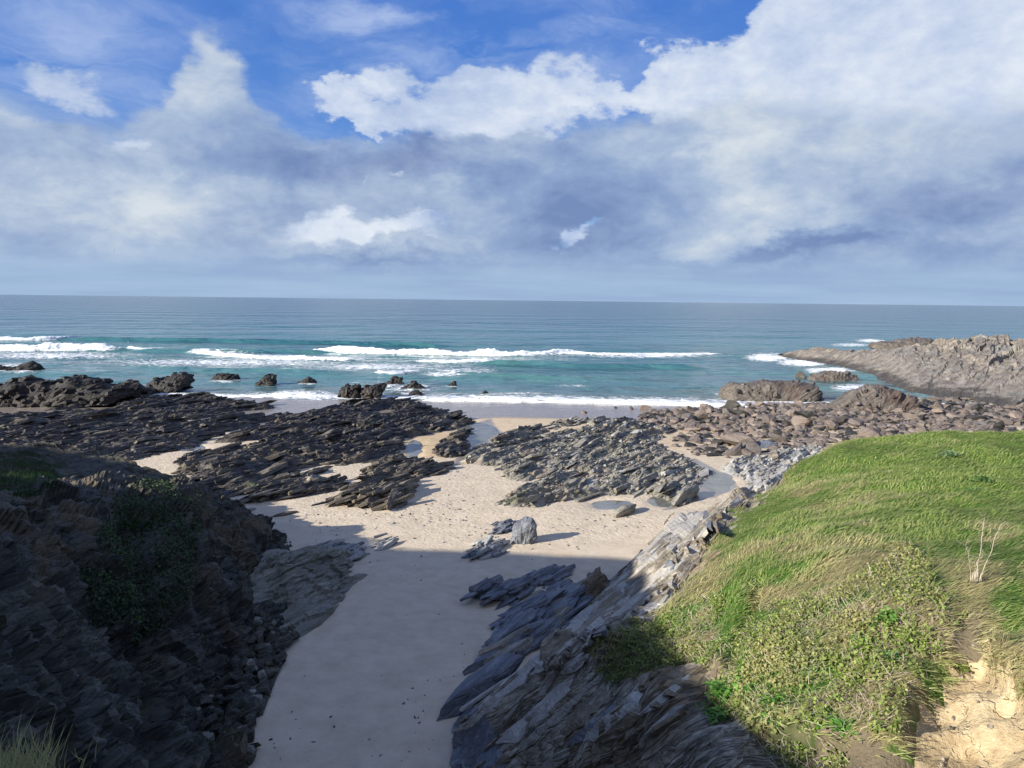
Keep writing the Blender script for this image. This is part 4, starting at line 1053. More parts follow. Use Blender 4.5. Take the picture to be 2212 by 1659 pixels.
CREEP = [(1450, 1440), (1440, 1350), (1500, 1290), (1560, 1290), (1600, 1440), (1650, 1300), (1760, 1280), (1850, 1260), (1960, 1190), (2010, 1230), (2040, 1330), (2060, 1370), (1985, 1430), (1940, 1590), (1800, 1600), (1560, 1570), (1540, 1500)]
def right_grass():
    r = np.random.default_rng(9)
    vis = (RPX[:, 0] > 1250) & (RPX[:, 0] < 2330) & (RPX[:, 1] > 880) & (RPX[:, 1] < 1720)
    cd = polydist(RPX, CREEP)
    # ---- grass blades
    idx = np.where((RKIND == 1) & vis)[0]
    dist = np.linalg.norm(RP[idx] - EYE, axis=1)
    wgt = RAREA[idx] * (0.38 + 0.62 * sstep(25, -40, cd[idx] + 30 * fbm(RP[idx] * 0.7, 3, 91))) / dist ** 0.55
    pick = r.choice(idx, 200000, p=wgt / wgt.sum())
    jit = r.normal(size=(len(pick), 3)) * np.array([0.10, 0.10, 0.015])
    b = RP[pick] + jit; nn = RN[pick]
    ang = 0.9 * fbm(b * np.array([0.18, 0.18, 0.1]), 3, 61) + 0.5 * fbm(b * 0.7, 2, 63)
    w0 = np.stack([np.cos(ang - 0.15), np.sin(ang - 0.15), np.zeros(len(b))], -1)
    w0 -= nn * (w0 * nn).sum(1, keepdims=True)
    clump = 0.5 + 0.5 * fbm(b * 1.1, 3, 65)
    dv = w0 + nn * (0.05 + 0.42 * r.uniform(0, 1, (len(b), 1)) ** 2) + r.normal(size=b.shape) * 0.20
    dk = np.linalg.norm(b - EYE, axis=1)
    ti = np.clip(RTINT[pick] + r.normal(size=len(b)) * 0.24 + 0.25 * fbm(b * 2.2, 2, 67), 0, 1)
    sh = np.clip(0.25 + 0.6 * clump + r.normal(size=len(b)) * 0.22, 0, 1)
    ln = r.uniform(0.08, 0.27, len(b)) * (0.65 + 0.7 * clump)
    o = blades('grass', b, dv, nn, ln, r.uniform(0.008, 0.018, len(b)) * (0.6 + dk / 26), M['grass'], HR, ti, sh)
    tag(o, 'windswept green and straw coloured grass', kind='stuff')
    # ---- creeping leaves and dead stems
    idx = np.where(((RKIND == 1) & vis & (cd + 45 * fbm(RP * 0.7, 3, 71) > -4)) | ((RKIND == 3) & vis & (fbm(RP * 0.9, 3, 72) > -0.05)))[0]
    pick = r.choice(idx, 56000, p=RAREA[idx] / RAREA[idx].sum())
    b = RP[pick] + r.normal(size=(len(pick), 3)) * 0.05
    g = fbm(b * 0.6, 3, 73)
    kp = (fbm(b * 1.6, 3, 75) + 0.5 * g + r.normal(size=len(b)) * 0.22) > -0.02
    b = b[kp]; pick = pick[kp]; g = g[kp]
    o = scatter_leaves('creeper', b, RN[pick], r.uniform(0.035, 0.085, len(b)), M['leaf'], HR, np.clip(0.30 + 0.9 * g + r.normal(size=len(b)) * 0.3, 0, 1), np.clip(0.5 + r.normal(size=len(b)) * 0.28, 0, 1), droop=0.6, lift=0.09, seed=12)
    tag(o, 'small yellow green creeper leaves', kind='stuff')
    pick = r.choice(idx, 3600, p=RAREA[idx] / RAREA[idx].sum())
    b = RP[pick] + RN[pick] * r.uniform(0.02, 0.12, (len(pick), 1))
    dv = r.normal(size=b.shape) * np.array([1, 1, 0.5]) + RN[pick] * 0.25
    o = blades('dead_stems', b, dv, RN[pick], r.uniform(0.12, 0.45, len(b)), r.uniform(0.006, 0.012, len(b)), M['stem'], HR, r.uniform(0, 1, len(b)), r.uniform(0.1, 1, len(b)), curve=0.9)
    tag(o, kind='stuff')
    idx2 = np.where((RKIND >= 2) & (RKIND <= 3) & vis)[0]
    items = []
    for k in r.choice(idx2, 170, p=RAREA[idx2] / RAREA[idx2].sum()):
        sz = math.exp(r.uniform(math.log(0.012), math.log(0.05)))
        items.append((int(r.integers(12)), bed_frame(r, 0.8) * np.array([sz * 1.3, sz, sz * 0.6]), RP[k] + RN[k] * sz * 0.2))
    Vs, Fs = merged(LUMPS, items)
    tag(mesh_np('crumbled_stones', Vs, Fs, M['flank'], HR, False), kind='stuff')
    # ---- scrub on the shaded hollow of the flank
    scrub = [(1290, 1450), (1345, 1375), (1430, 1340), (1475, 1430), (1390, 1465), (1330, 1480)]
    idx = np.where(inpoly(RPX, scrub))[0]
    idx = idx[polydist(RPX[idx], scrub) + 34 * fbm(RP[idx] * 0.9, 4, 95) > 8]
    pick = r.choice(idx, 6000); b = RP[pick] + r.normal(size=(len(pick), 3)) * 0.06
    o = scatter_leaves('scrub_leaves', b, RN[pick], r.uniform(0.04, 0.085, len(b)), M['leaf'], HR, r.uniform(0, 0.7, len(b)), r.uniform(0, 0.5, len(b)), droop=0.7, lift=0.09, seed=13)
    tag(o, kind='stuff')
right_grass()

# slabs standing proud along the tilted flank
def flank_slabs():
    r = np.random.default_rng(31)
    DU = np.array([0.753, -0.657]); NUV = np.array([0.657, 0.753])
    near = (RKIND >= 0) & (RPX[:, 0] > 850) & (RPX[:, 0] < 1800) & (RPX[:, 1] > 1000) & (RPX[:, 1] < 1800)
    look = {}
    for k in np.where(near)[0]:
        look.setdefault((int(RPX[k, 0] // 6), int(RPX[k, 1] // 6)), k)
    def pos(q):
        x, y = int(q[0] // 6), int(q[1] // 6)
        for rr in (0, 1, 2):
            for dx in range(-rr, rr + 1):
                for dy in range(-rr, rr + 1):
                    k = look.get((x + dx, y + dy))
                    if k is not None: return k
        return None
    ok = np.where(((RKIND == 0) | (RKIND == 4)) & (RPX[:, 0] > 940) & (RPX[:, 0] < 1720) & (RPX[:, 1] > 1030) & (RPX[:, 1] < 1700))[0]
    wt = RAREA[ok] / RAREA[ok].sum()
    def frame(k):
        q = RPX[k]; ids = [pos(q + DU * 36), pos(q - DU * 36), pos(q + NUV * 24), pos(q - NUV * 24)]
        if None in ids: return None
        P4 = RP[ids]; a = P4[0] - P4[1]; b_ = P4[2] - P4[3]; n = np.cross(a, b_)
        if n[2] < 0: n = -n
        return a / np.linalg.norm(a), n / np.linalg.norm(n)
    done = 0
    for k in r.choice(ok, 900, p=wt):
        if done >= 170: break
        fr = frame(k)
        if fr is None: continue
        n = fr[1]; m = int(r.uniform(8, 40)); wpx = r.uniform(6, 26)
        ids = [(pos(RPX[k] + DU * 9 * i), pos(RPX[k] + DU * 9 * i + NUV * wpx)) for i in range(m)]
        cut = next((i for i, (x, y) in enumerate(ids) if x is None or y is None or RKIND[x] not in (0, 4) or RKIND[y] not in (0, 4)), m); ids = ids[:cut]
        if len(ids) < 6: continue
        A = RP[[x for x, y in ids]].copy(); B = RP[[y for x, y in ids]].copy()
        for _ in range(5):
            A[1:-1] = (A[:-2] + 2 * A[1:-1] + A[2:]) / 4; B[1:-1] = (B[:-2] + 2 * B[1:-1] + B[2:]) / 4
        c = len(ids); ii = np.arange(c); tp_ = np.clip(np.minimum(ii, ii[::-1]) / 3.0, 0.10, 1)[:, None]
        edge = (1 + 0.4 * vnoise(np.c_[ii * 0.5, ii * 0 + 3, ii * 0 + k % 97], 5))[:, None]
        th = r.uniform(0.06, 0.20) * np.linalg.norm(A[0] - EYE) / 34
        Bn = A + (B - A) * tp_ * edge; un = (B - A) / (np.linalg.norm(B - A, axis=1, keepdims=True) + 1e-9)
        top = A + n * th * (0.3 + 0.7 * tp_ * edge); lip = A - un * 0.06 * edge + n * th * 0.5
        V = np.stack([A - n * 0.12, lip, top, Bn + n * th * 0.25, Bn - n * 0.15], 1)
        F = []
        for i in range(c - 1):
            for q in range(4): F.append([i * 5 + q, i * 5 + q + 1, (i + 1) * 5 + q + 1, (i + 1) * 5 + q])
        F += [[4, 3, 2, 1, 0], [(c - 1) * 5 + q for q in range(5)]]
        u = r.random(); done += 1
        mesh_np('slab', V.reshape(-1, 3), F, M['flank'] if u < 0.62 else (M['flank_pale'] if u < 0.92 else M['slate']), HR, False)
    items = []
    for c, k in enumerate(r.choice(ok, 760, p=wt)):
        fr = frame(k)
        if fr is None: continue
        a = fr[0] + r.normal(size=3) * 0.05; a /= np.linalg.norm(a); n = fr[1] + r.normal(size=3) * 0.08; n -= a * (n @ a); n /= np.linalg.norm(n)
        sc_ = min(1.2, np.linalg.norm(RP[k] - EYE) / 34); Rm = rotmat(a, np.cross(n, a), n)
        if c < 125:
            ln = r.uniform(0.6, 2.2) * sc_; th = r.uniform(0.03, 0.09); V, F = SLABS[int(r.integers(14))]
            mesh_np('slab', (V * np.array([ln, ln * r.uniform(0.06, 0.14), th])) @ Rm.T + RP[k] + n * th * 0.2, F, M['flank'] if r.random() < 0.6 else M['flank_pale'], HR, False)
        else:
            ln = r.uniform(0.3, 1.2) * sc_; th = r.uniform(0.012, 0.04)
            items.append((int(r.integers(14)), Rm * np.array([ln, ln * r.uniform(0.05, 0.12), th]), RP[k] + n * th * 0.3))
    V, F = merged(SLABS, items); tag(mesh_np('bed_edges', V, F, M['flank'], HR, False), kind='stuff')   # too many to pick apart
flank_slabs()

# ------------------------------------------------------------------ reefs
def build_reef(name, poly, label, mats, amp, seed, nslab=0, nsmall=0, smin=0.35, smax=1.5, res=0.25, holes=0.0, cover=0.9, dipj=0.13, group=None, tone=None):
    r = np.random.default_rng(seed)
    c = poly.mean(0)
    sa = STK[:2]; sb = np.array([sa[1], -sa[0]])          # along strike / to the right across it
    q = np.stack([(poly - c) @ sa, (poly - c) @ sb], -1)
    lo = q.min(0) - 2.5; hi = q.max(0) + 2.5
    ua = np.arange(lo[0], hi[0], res * 1.3); ub = np.arange(lo[1], hi[1], res)
    A, B = np.meshgrid(ua, ub, indexing='ij')
    XY = c + A.ravel()[:, None] * sa + B.ravel()[:, None] * sb
    P3 = np.c_[XY, np.zeros(len(XY))]
    inr = float(polydist(XY, poly).max())
    def height(P3):
        XY = P3[:, :2]
        dist = polydist(XY, poly)
        a = (XY - c) @ sa; b = (XY - c) @ sb
        edge = dist + min(1.4, inr * 0.5) * fbm(P3 * max(0.22, 0.5 / inr), 3, seed)
        mask = sstep(-0.25 * min(2.4, inr), min(2.4, inr * 0.5), edge)
        gap = sstep(holes - 0.10, holes + 0.16, 0.5 + 0.75 * fbm(np.c_[a * 0.05, b * 0.16, a * 0], 4, seed + 2)) if holes > 0 else 1.0
        w1 = b / 2.3 + 0.55 * fbm(np.c_[a * 0.10, b * 0.12, a * 0], 4, seed + 4) * 2
        w2 = b / 0.85 + 0.8 * fbm(np.c_[a * 0.22, b * 0.25, a * 0], 4, seed + 6) * 2
        s1 = (w1 - np.floor(w1)); s2 = (w2 - np.floor(w2))
        t1 = _h(np.floor(w1).astype(np.int64), np.floor(a * 0.16 + 3 * _h(np.floor(w1).astype(np.int64), np.zeros(len(a), np.int64), np.zeros(len(a), np.int64), 2)).astype(np.int64), np.zeros(len(a), np.int64), seed)
        t2 = _h(np.floor(w2).astype(np.int64), np.floor(a * 0.45).astype(np.int64), np.zeros(len(a), np.int64), seed + 1)
        saw1 = np.minimum(s1 / 0.82, (1 - s1) / 0.18); saw2 = np.minimum(s2 / 0.8, (1 - s2) / 0.2)
        h = 0.16 + 0.62 * (0.3 + t1) * saw1 + 0.26 * (0.2 + t2) * saw2 + 0.35 * fbm(P3 * 0.12, 3, seed + 8) + 0.28 * fbm(P3 * 0.8, 4, seed + 9) + 0.12 * fbm(P3 * 2.2, 3, seed + 10)
        hz = amp * h * mask * gap - 0.30 * (1 - mask * gap)
        return sand_z(XY[:, 1]) + hz, mask * gap, dist
    z, mk, dist = height(P3)
    V = np.c_[XY, z]; F = gridf(len(ua), len(ub))
    keep = (mk[F].max(1) > 0.02)
    e = tag(empty(name), label, 'reef', group)
    m0 = mats[0]
    submesh('bedrock', V, F, keep, m0, e, None, False)
    # individual slabs, biggest first; the small debris is one mass
    def sample(n):
        out = []
        bb0, bb1 = poly.min(0), poly.max(0)
        for _ in range(40):
            if len(out) >= n: break
            p = r.uniform(bb0, bb1, (4 * n + 50, 2)); pz, pm, pd = height(np.c_[p, np.zeros(len(p))])
            ok = (pm > 0.35) & (r.random(len(p)) < cover)
            out += list(np.c_[p, pz][ok])
        return np.array(out[:n])
    if nslab:
        pts = sample(nslab)
        for p in pts:
            s = math.exp(r.uniform(math.log(smin * 1.6), math.log(smax)))
            Fm = bed_frame(r, dipj)
            dims = np.array([s * r.uniform(1.3, 2.6), s * r.uniform(0.35, 0.85), s * r.uniform(0.08, 0.22)])
            if r.random() < 0.85: V0, F0 = SLABS[int(r.integers(14))]
            else: V0, F0 = LUMPS[int(r.integers(12))]
            mt = mats[int(r.integers(len(mats)))] if tone is None else mats[tone(p, r)]
            mesh_np('slab', (V0 * dims) @ Fm.T + p + np.array([0, 0, dims[2] * 0.05]), F0, mt, e, False)
    if nsmall:
        pts = sample(nsmall); bk = {}
        for p in pts:
            s = math.exp(r.uniform(math.log(smin * 0.45), math.log(smin * 1.7)))
            Fm = bed_frame(r, dipj * 1.3)
            dims = np.array([s * r.uniform(1.2, 2.6), s * r.uniform(0.4, 0.8), s * r.uniform(0.14, 0.36)])
            mi = int(r.integers(len(mats))) if tone is None else tone(p, r)
            bk.setdefault(mi, []).append((int(r.integers(14)), Fm * dims, p + np.array([0, 0, dims[2] * 0.1])))
        for mi, it in bk.items():
            Vm, Fm = merged(SLABS, it)
            tag(mesh_np('shards', Vm, Fm, mats[mi], e, False), kind='stuff')
    return e
def tone_b(p, r):                       # dry tan stone near the sand, dark weed seaward
    return 1 if r.random() < np.interp(p[1], [58, 72, 92], [0.85, 0.55, 0.16]) else 0
build_reef('rock_reef', REEF_A, 'broad black rock reef at the far left below the sea rocks', [M['reef_dark'], M['reef_tan']], 0.95, 5, 260, 3600, 0.34, 1.7, 0.24, 0.30, tone=lambda p, r: 1 if r.random() < 0.14 else 0)
build_reef('rock_reef', REEF_B, 'dark ridged rock reef left of the gap where water drains to the sea', [M['reef_dark'], M['reef_tan']], 1.05, 8, 290, 4200, 0.28, 1.6, 0.21, 0.31, tone=tone_b)
def tone_g(p, r):
    return 1 if r.random() < 0.10 else (2 if p[1] > 84 and r.random() < 0.45 else 0)
build_reef('rock_reef', REEF_G, 'wide grey green slate reef in the middle of the beach', [M['reef_grey'], M['pale'], M['reef_dark']], 0.75, 12, 290, 4600, 0.22, 1.3, 0.17, 0.12, tone=tone_g)
build_reef('rock_outcrop', OUT_C, 'tan jagged rock outcrop standing alone on the sand below the dark reef', [M['reef_tan'], M['reef_dark']], 1.25, 15, 60, 260, 0.35, 1.2, 0.16, tone=lambda p, r: 0 if r.random() < 0.85 else 1)
build_reef('rock_outcrop', OUT_D, 'low tan rock outcrop between the dark reef and the sand', [M['reef_tan'], M['reef_dark']], 1.1, 16, 50, 220, 0.35, 1.2, 0.18, tone=lambda p, r: 0 if r.random() < 0.7 else 1)
build_reef('rock_outcrop', OUT_E, 'narrow spit of rock beside the draining stream', [M['reef_dark'], M['reef_tan']], 1.0, 17, 40, 160, 0.35, 1.2, 0.18, tone=lambda p, r: 1 if r.random() < 0.35 else 0)
build_reef('rock_outcrop', OUT_F, 'long low dark rock ridge lying next to a blue pool', [M['reef_dark'], M['reef_tan']], 1.0, 18, 40, 160, 0.32, 1.1, 0.16, tone=lambda p, r: 1 if r.random() < 0.5 else 0)
build_reef('rock_outcrop', PALE, 'pale bleached slate ledges beside the tip of the grassy headland', [M['pale'], M['reef_grey']], 0.75, 19, 70, 420, 0.35, 1.2, 0.18, 0.25, tone=lambda p, r: 0 if r.random() < 0.6 else 1)
SL1 = gpoly([(1060, 1425), (1052, 1400), (1110, 1340), (1100, 1320), (1160, 1290), (1240, 1270), (1300, 1262), (1250, 1320), (1180, 1370), (1120, 1420)])
build_reef('slate_ledge', SL1, 'blue grey slate ledges rising from the shaded sand at the foot of the strata', [M['slate'], M['reef_grey']], 0.42, 22, 120, 320, 0.30, 1.2, 0.13, 0.24, dipj=0.10, tone=lambda p, r: 0 if r.random() < 0.85 else 1)
SL9 = gpoly([(1080, 1330), (1120, 1300), (1190, 1278), (1260, 1268), (1230, 1300), (1150, 1345), (1090, 1385), (1050, 1400)])
build_reef('slate_ledge', SL9, 'broken band of slate slabs between the two blades and the pointed rock', [M['slate'], M['reef_grey']], 0.30, 30, 60, 160, 0.25, 0.9, 0.13, 0.34, dipj=0.10, tone=lambda p, r: 0 if r.random() < 0.8 else 1)
SL2 = gpoly([(1005, 1290), (1030, 1268), (1110, 1262), (1150, 1275), (1130, 1290), (1060, 1296)])
build_reef('slate_ledge', SL2, 'small blue slate ridge on the shaded sand nearest the inlet', [M['slate']], 0.6, 23, 26, 90, 0.28, 0.9, 0.12, dipj=0.10)
SL3 = gpoly([(1108, 1250), (1135, 1226), (1200, 1224), (1235, 1240), (1225, 1262), (1150, 1268)])
build_reef('slate_ledge', SL3, 'flat blue slate patch just inside the shadow edge', [M['slate']], 0.32, 24, 24, 90, 0.25, 0.8, 0.12, 0.3, dipj=0.10)
SL4 = gpoly([(1000, 1205), (1020, 1170), (1060, 1165), (1085, 1180), (1080, 1204), (1040, 1208)])
build_reef('slate_ledge', SL4, 'pale blue slate patch in the sun just above the shadow edge', [M['slate'], M['pale']], 0.34, 25, 22, 90, 0.22, 0.7, 0.12, 0.25, dipj=0.12)
SL5 = gpoly([(1055, 1148), (1062, 1128), (1115, 1122), (1112, 1145), (1080, 1150)])
build_reef('slate_ledge', SL5, 'flat slate patch lying against the leaning boulder', [M['slate']], 0.34, 26, 14, 60, 0.22, 0.7, 0.12, 0.2, dipj=0.12)
SL6 = gpoly([(800, 1175), (830, 1140), (790, 1125), (830, 1112), (905, 1130), (880, 1150), (850, 1180), (830, 1190)])
build_reef('slate_ledge', SL6, 'thin scatter of grey slate flush with the sunny sand', [M['pale'], M['slate']], 0.26, 27, 26, 130, 0.20, 0.6, 0.12, 0.42, dipj=0.15)
SL7 = gpoly([(665, 1190), (700, 1172), (745, 1180), (800, 1195), (770, 1210), (720, 1208)])
build_reef('slate_ledge', SL7, 'low slate shelf on sand at the end of the rock ramp', [M['pale'], M['slate']], 0.36, 28, 20, 80, 0.22, 0.7, 0.12, 0.2, dipj=0.12)
SL8 = gpoly([(1270, 1175), (1290, 1162), (1400, 1170), (1405, 1195), (1360, 1200), (1350, 1186)])
build_reef('slate_ledge', SL8, 'thin pale slate streaks on sunny sand close to the strata', [M['pale'], M['slate']], 0.22, 29, 20, 80, 0.22, 0.7, 0.12, 0.4, dipj=0.12)

# ------------------------------------------------------------------ single rocks on the sand
def single_rocks():
    o = profile_rock('leaning_boulder', [(1098, 1178), (1112, 1156), (1106, 1144), (1112, 1130), (1136, 1119), (1148, 1121), (1156, 1132), (1157, 1148), (1161, 1160), (1146, 1156), (1136, 1158), (1126, 1176), (1110, 1182)], gr(1135, 1170)[1], 0.55, 41, M['slate'], disp=0.10, nl=17, npf=64, ex=2.6)
    tag(o, 'leaning grey slate boulder casting a long shadow on the sand', 'boulder')
    o = profile_rock('pointed_rock', [(1232, 1284), (1250, 1260), (1272, 1242), (1296, 1224), (1302, 1240), (1318, 1255), (1326, 1275), (1310, 1288), (1260, 1290)], gr(1280, 1285)[1], 0.8, 43, M['flank'], disp=0.16, nl=17, npf=64, ex=2.4)
    tag(o, 'pointed brown rock standing at the foot of the strata', 'rock')
    def slab(name, a, b, wd, th, seed, mat, label, tip=0.25, lift=0.0):
        A = gr(*a); B = gr(*b); B = B + np.array([0, 0, lift]); ax = B - A; ln = np.linalg.norm(ax); ax /= ln
        n = np.array([-0.45, -0.1, 0.9]); n -= ax * (n @ ax); n /= np.linalg.norm(n)
        V, F = facet_rock(seed, 3, 13, 0.55, 0.85, 0.03)
        V = V * np.array([ln * 0.55, wd, th])
        V[:, 2] += 0.10 * th * fbm(V * np.array([0.8, 5, 5]), 3, seed)
        o = mesh_np(name, V @ rotmat(ax, np.cross(n, ax), n).T + (A + B) / 2 + np.array([0, 0, th * tip]), F, mat, None, False)
        tag(o, label, 'rock')
    slab('slate_slab', (952, 1558), (1120, 1462), 0.75, 0.5, 51, M['slate'], 'long dark slate slab whose tip pokes out onto the shaded sand', 0.3, 0.9)
    slab('slate_slab', (1050, 1415), (1150, 1352), 0.4, 0.35, 52, M['slate'], 'upper of two blue slate blades leaning on the shaded sand', 0.6, 0.5)
    slab('slate_slab', (1046, 1425), (1170, 1368), 0.32, 0.3, 53, M['slate'], 'lower of two blue slate blades leaning on the shaded sand', 0.5, 0.3)
    slab('slate_slab', (985, 1665), (1060, 1590), 0.5, 0.4, 54, M['slate'], 'grey slab at the bottom of the frame by the foot of the cliff', 0.3, 0.5)
    slab('slate_slab', (1042, 1592), (1105, 1545), 0.35, 0.3, 55, M['slate'], 'short rough slab behind the long dark tip slab', 0.4, 0.3)
    slab('rock_slab', (585, 1118), (645, 1106), 0.28, 0.2, 56, M['reef_tan'], 'small low rock alone on the sand beside the headland nose', 0.2)
    slab('rock_slab', (518, 1113), (552, 1100), 0.25, 0.2, 57, M['reef_grey'], 'smallest rock half hidden behind the shaded headland', 0.2)
    slab('rock_slab', (1325, 1120), (1370, 1098), 0.55, 0.45, 58, M['reef_grey'], 'grey rock lying on sand just below the middle reef', 0.5)
    slab('rock_slab', (838, 1106), (862, 1075), 0.35, 0.55, 59, M['reef_tan'], 'upright tan rock at the edge of the tan outcrop', 0.6, 0.3)
    slab('rock_slab', (1455, 1092), (1500, 1062), 0.75, 0.6, 60, M['reef_grey'], 'rounded grey rock standing in the pool of the middle reef', 0.5)
    slab('rock_slab', (665, 1060), (700, 1048), 0.8, 0.75, 61, M['reef_grey'], 'pale rounded rock beside the blue pool', 0.6)
    slab('rock_slab', (1620, 965), (1680, 968), 1.0, 0.4, 62, M['slate'], 'flat blue grey slab on the pale ledges', 0.5)
single_rocks()

# ------------------------------------------------------------------ pebbles and weed strewn on the sand
def strewn():
    r = np.random.default_rng(21)
    sand_px = [(560, 1110), (760, 1110), (1000, 1010), (1060, 1110), (1500, 1110), (1380, 1190), (1040, 1300), (1020, 1450), (940, 1560), (960, 1650), (560, 1650), (660, 1400), (790, 1250), (600, 1180)]
    poly = gpoly(sand_px); b0, b1 = poly.min(0), poly.max(0)
    P = r.uniform(b0, b1, (9000, 2)); P = P[inpoly(P, poly)]
    P3 = np.c_[P, np.zeros(len(P))]
    dens = 0.45 + 1.4 * fbm(P3 * 0.16, 4, 81) + 0.25 * sstep(38, 50, P[:, 1]); P3 = P3[r.random(len(P)) < np.clip(dens - 0.45, 0.01, 0.9) * 0.5]
    P3[:, 2] = beach_h(P3)
    it = {0: [], 1: [], 2: []}
    for p in P3:
        s = math.exp(r.uniform(math.log(0.022), math.log(0.085))) * (0.6 + p[1] / 90)
        it[int(r.choice(3, p=[0.4, 0.3, 0.3]))].append((int(r.integers(12)), bed_frame(r, 0.7) * np.array([s * 1.4, s, s * 0.5]), p + np.array([0, 0, s * 0.15])))
    e = tag(empty('pebbles'), 'pebbles, shells and weed strewn over the sand', 'pebbles', kind='stuff')
    for k, m in ((0, 'slate'), (1, 'pale'), (2, 'reef_dark')):
        V, F = merged(LUMPS, it[k]); tag(mesh_np('pebbles_' + ('grey', 'pale', 'dark')[k], V, F, M[m], e, False), kind='stuff')
strewn()

# ------------------------------------------------------------------ tide pools
def pools():
    for px, py, rx, ry, label in POOLS:
        c = gr(px, py); e1 = (gr(px + rx, py) - c)[:2]; e2 = (gr(px, py - ry) - c)[:2]
        th = np.linspace(0, 2 * math.pi, 40, endpoint=False)
        XY = c[:2] + 1.12 * (np.cos(th)[:, None] * e1 + np.sin(th)[:, None] * e2)
        zl = float(beach_h(np.array([[c[0], c[1], 0.0]]))[0]) + 0.20
        V = np.concatenate([np.c_[XY, np.full(40, zl)], np.c_[XY, np.full(40, zl - 0.3)], [[c[0], c[1], zl]]])
        F = [[i, (i + 1) % 40, 80] for i in range(40)] + [[i, 40 + i, 40 + (i + 1) % 40, (i + 1) % 40] for i in range(40)]
        tag(mesh_np('tide_pool', V, F, M['pool'], None, False), label, 'pool', 'tide pools among the rocks')
pools()

# ------------------------------------------------------------------ boulder field
def boulders():
    r = np.random.default_rng(77)
    poly_px = [(1378, 905), (1395, 889), (1480, 884), (1560, 880), (1700, 872), (1800, 872), (1900, 868), (2000, 862), (2240, 852), (2240, 945), (2000, 948), (1880, 950), (1790, 985), (1700, 985), (1600, 990), (1500, 985), (1450, 960), (1470, 935), (1420, 920)]
    poly = gpoly(poly_px)
    protos = []
    for s in range(12):
        V, F = facet_rock(300 + s, 2, 13, 0.34, 0.72, 0.02)
        protos.append((V, F))
    me = {}
    for key in ('boulder', 'boulder_dark'):
        for s in range(12):
            m = bpy.data.meshes.new('boulder'); m.from_pydata(protos[s][0].tolist(), [], protos[s][1].tolist()); m.materials.append(M[key]); m.update()
            me[(key, s)] = m
    bb0, bb1 = poly.min(0), poly.max(0)
    cand = r.uniform(bb0, bb1, (60000, 2)); cand = cand[inpoly(cand, poly)]
    big, grid = [], {}
    def ok(p, s, lst, k):
        for q, t in lst:
            if (q[0] - p[0]) ** 2 + (q[1] - p[1]) ** 2 < (k * (s + t)) ** 2: return False
        return True
    sizes = np.sort(np.exp(r.normal(-0.28, 0.36, 300)))[::-1]; sizes = np.clip(sizes, 0.45, 1.75)
    ci = 0
    for s in sizes:
        for _ in range(400):
            p = cand[ci % len(cand)]; ci += 1
            if ok(p, s, big, 0.62): big.append((p, s)); break
    for p, s in big:
        dark = r.random() < (0.12 if p[0] < 62 else 0.30)
        o = bpy.data.objects.new('boulder', me[('boulder_dark' if dark else 'boulder', int(r.integers(12)))]); COL.objects.link(o)
        zs = s * r.uniform(0.42, 0.72)
        o.location = (p[0], p[1], max(float(sand_z(p[1])), -0.1) + zs * 0.42)
        o.scale = (s * r.uniform(0.85, 1.35), s * r.uniform(0.7, 1.0), zs)
        o.rotation_euler = (r.normal() * 0.2, r.normal() * 0.2, r.uniform(0, 6.28))
        if dark: tag(o, 'boulder black with seaweed among the brown boulders on the shore', 'boulder', 'weed covered boulders')
        else: tag(o, 'brown angular boulder in the boulder field behind the grassy headland', 'boulder', 'brown shore boulders')
    items = {'boulder': [], 'dark': []}
    for p in cand[ci % 20000: ci % 20000 + 2600]:
        s = math.exp(r.normal(-0.95, 0.35)); R = Matrix.Rotation(r.uniform(0, 6.28), 3, 'Z') @ Matrix.Rotation(r.normal() * 0.3, 3, 'X')
        items['dark' if r.random() < 0.3 else 'boulder'].append((int(r.integers(12)), np.array(R) * np.array([s * 1.25, s, s * 0.6]), np.array([p[0], p[1], max(float(sand_z(p[1])), -0.05) + s * 0.2])))
    e = tag(empty('shingle'), 'loose stones filling the gaps between the brown boulders', 'stones', kind='stuff')
    for k, it in items.items():
        V, F = merged(LUMPS, it)
        tag(mesh_np('loose_stones', V, F, M['boulder'] if k == 'boulder' else M['boulder_dark'], e, False), kind='stuff')
    # scattered rocks at the water's edge
    for k, (px, py, w, lab) in enumerate([(1395, 885, 0.9, 'first brown rock at the swash edge where the boulder field begins'), (1262, 893, 0.55, 'tiny dark rock on the wet sand nearest the stream'), (1365, 884, 0.5, 'small rock on the wet sand next to the boulder field'),
                                          (1330, 882, 0.35, 'smallest rock in the swash on the wet sand'), (1490, 895, 1.6, 'large flat brown boulder at the front of the boulder field'), (1530, 886, 1.4, 'blocky brown boulder by the swash line'), (1885, 948, 1.9, 'pale humped boulder rising behind the grass edge'),
                                          (940, 893, 0.5, 'low dark rock on wet sand by the dark reef tip'), (1600, 965, 1.8, 'large brown flat boulder beside the pale ledges')]):
        o = bpy.data.objects.new('shore_rock', me[('boulder', k % 12)]); COL.objects.link(o); c = gr(px, py)
        o.location = (c[0], c[1], float(max(sand_z(c[1]), 0)) + w * 0.3); o.scale = (w * 1.2, w * 0.9, w * 0.62); o.rotation_euler = (0.1, -0.1, k * 1.1)
        tag(o, lab, 'rock')
boulders()

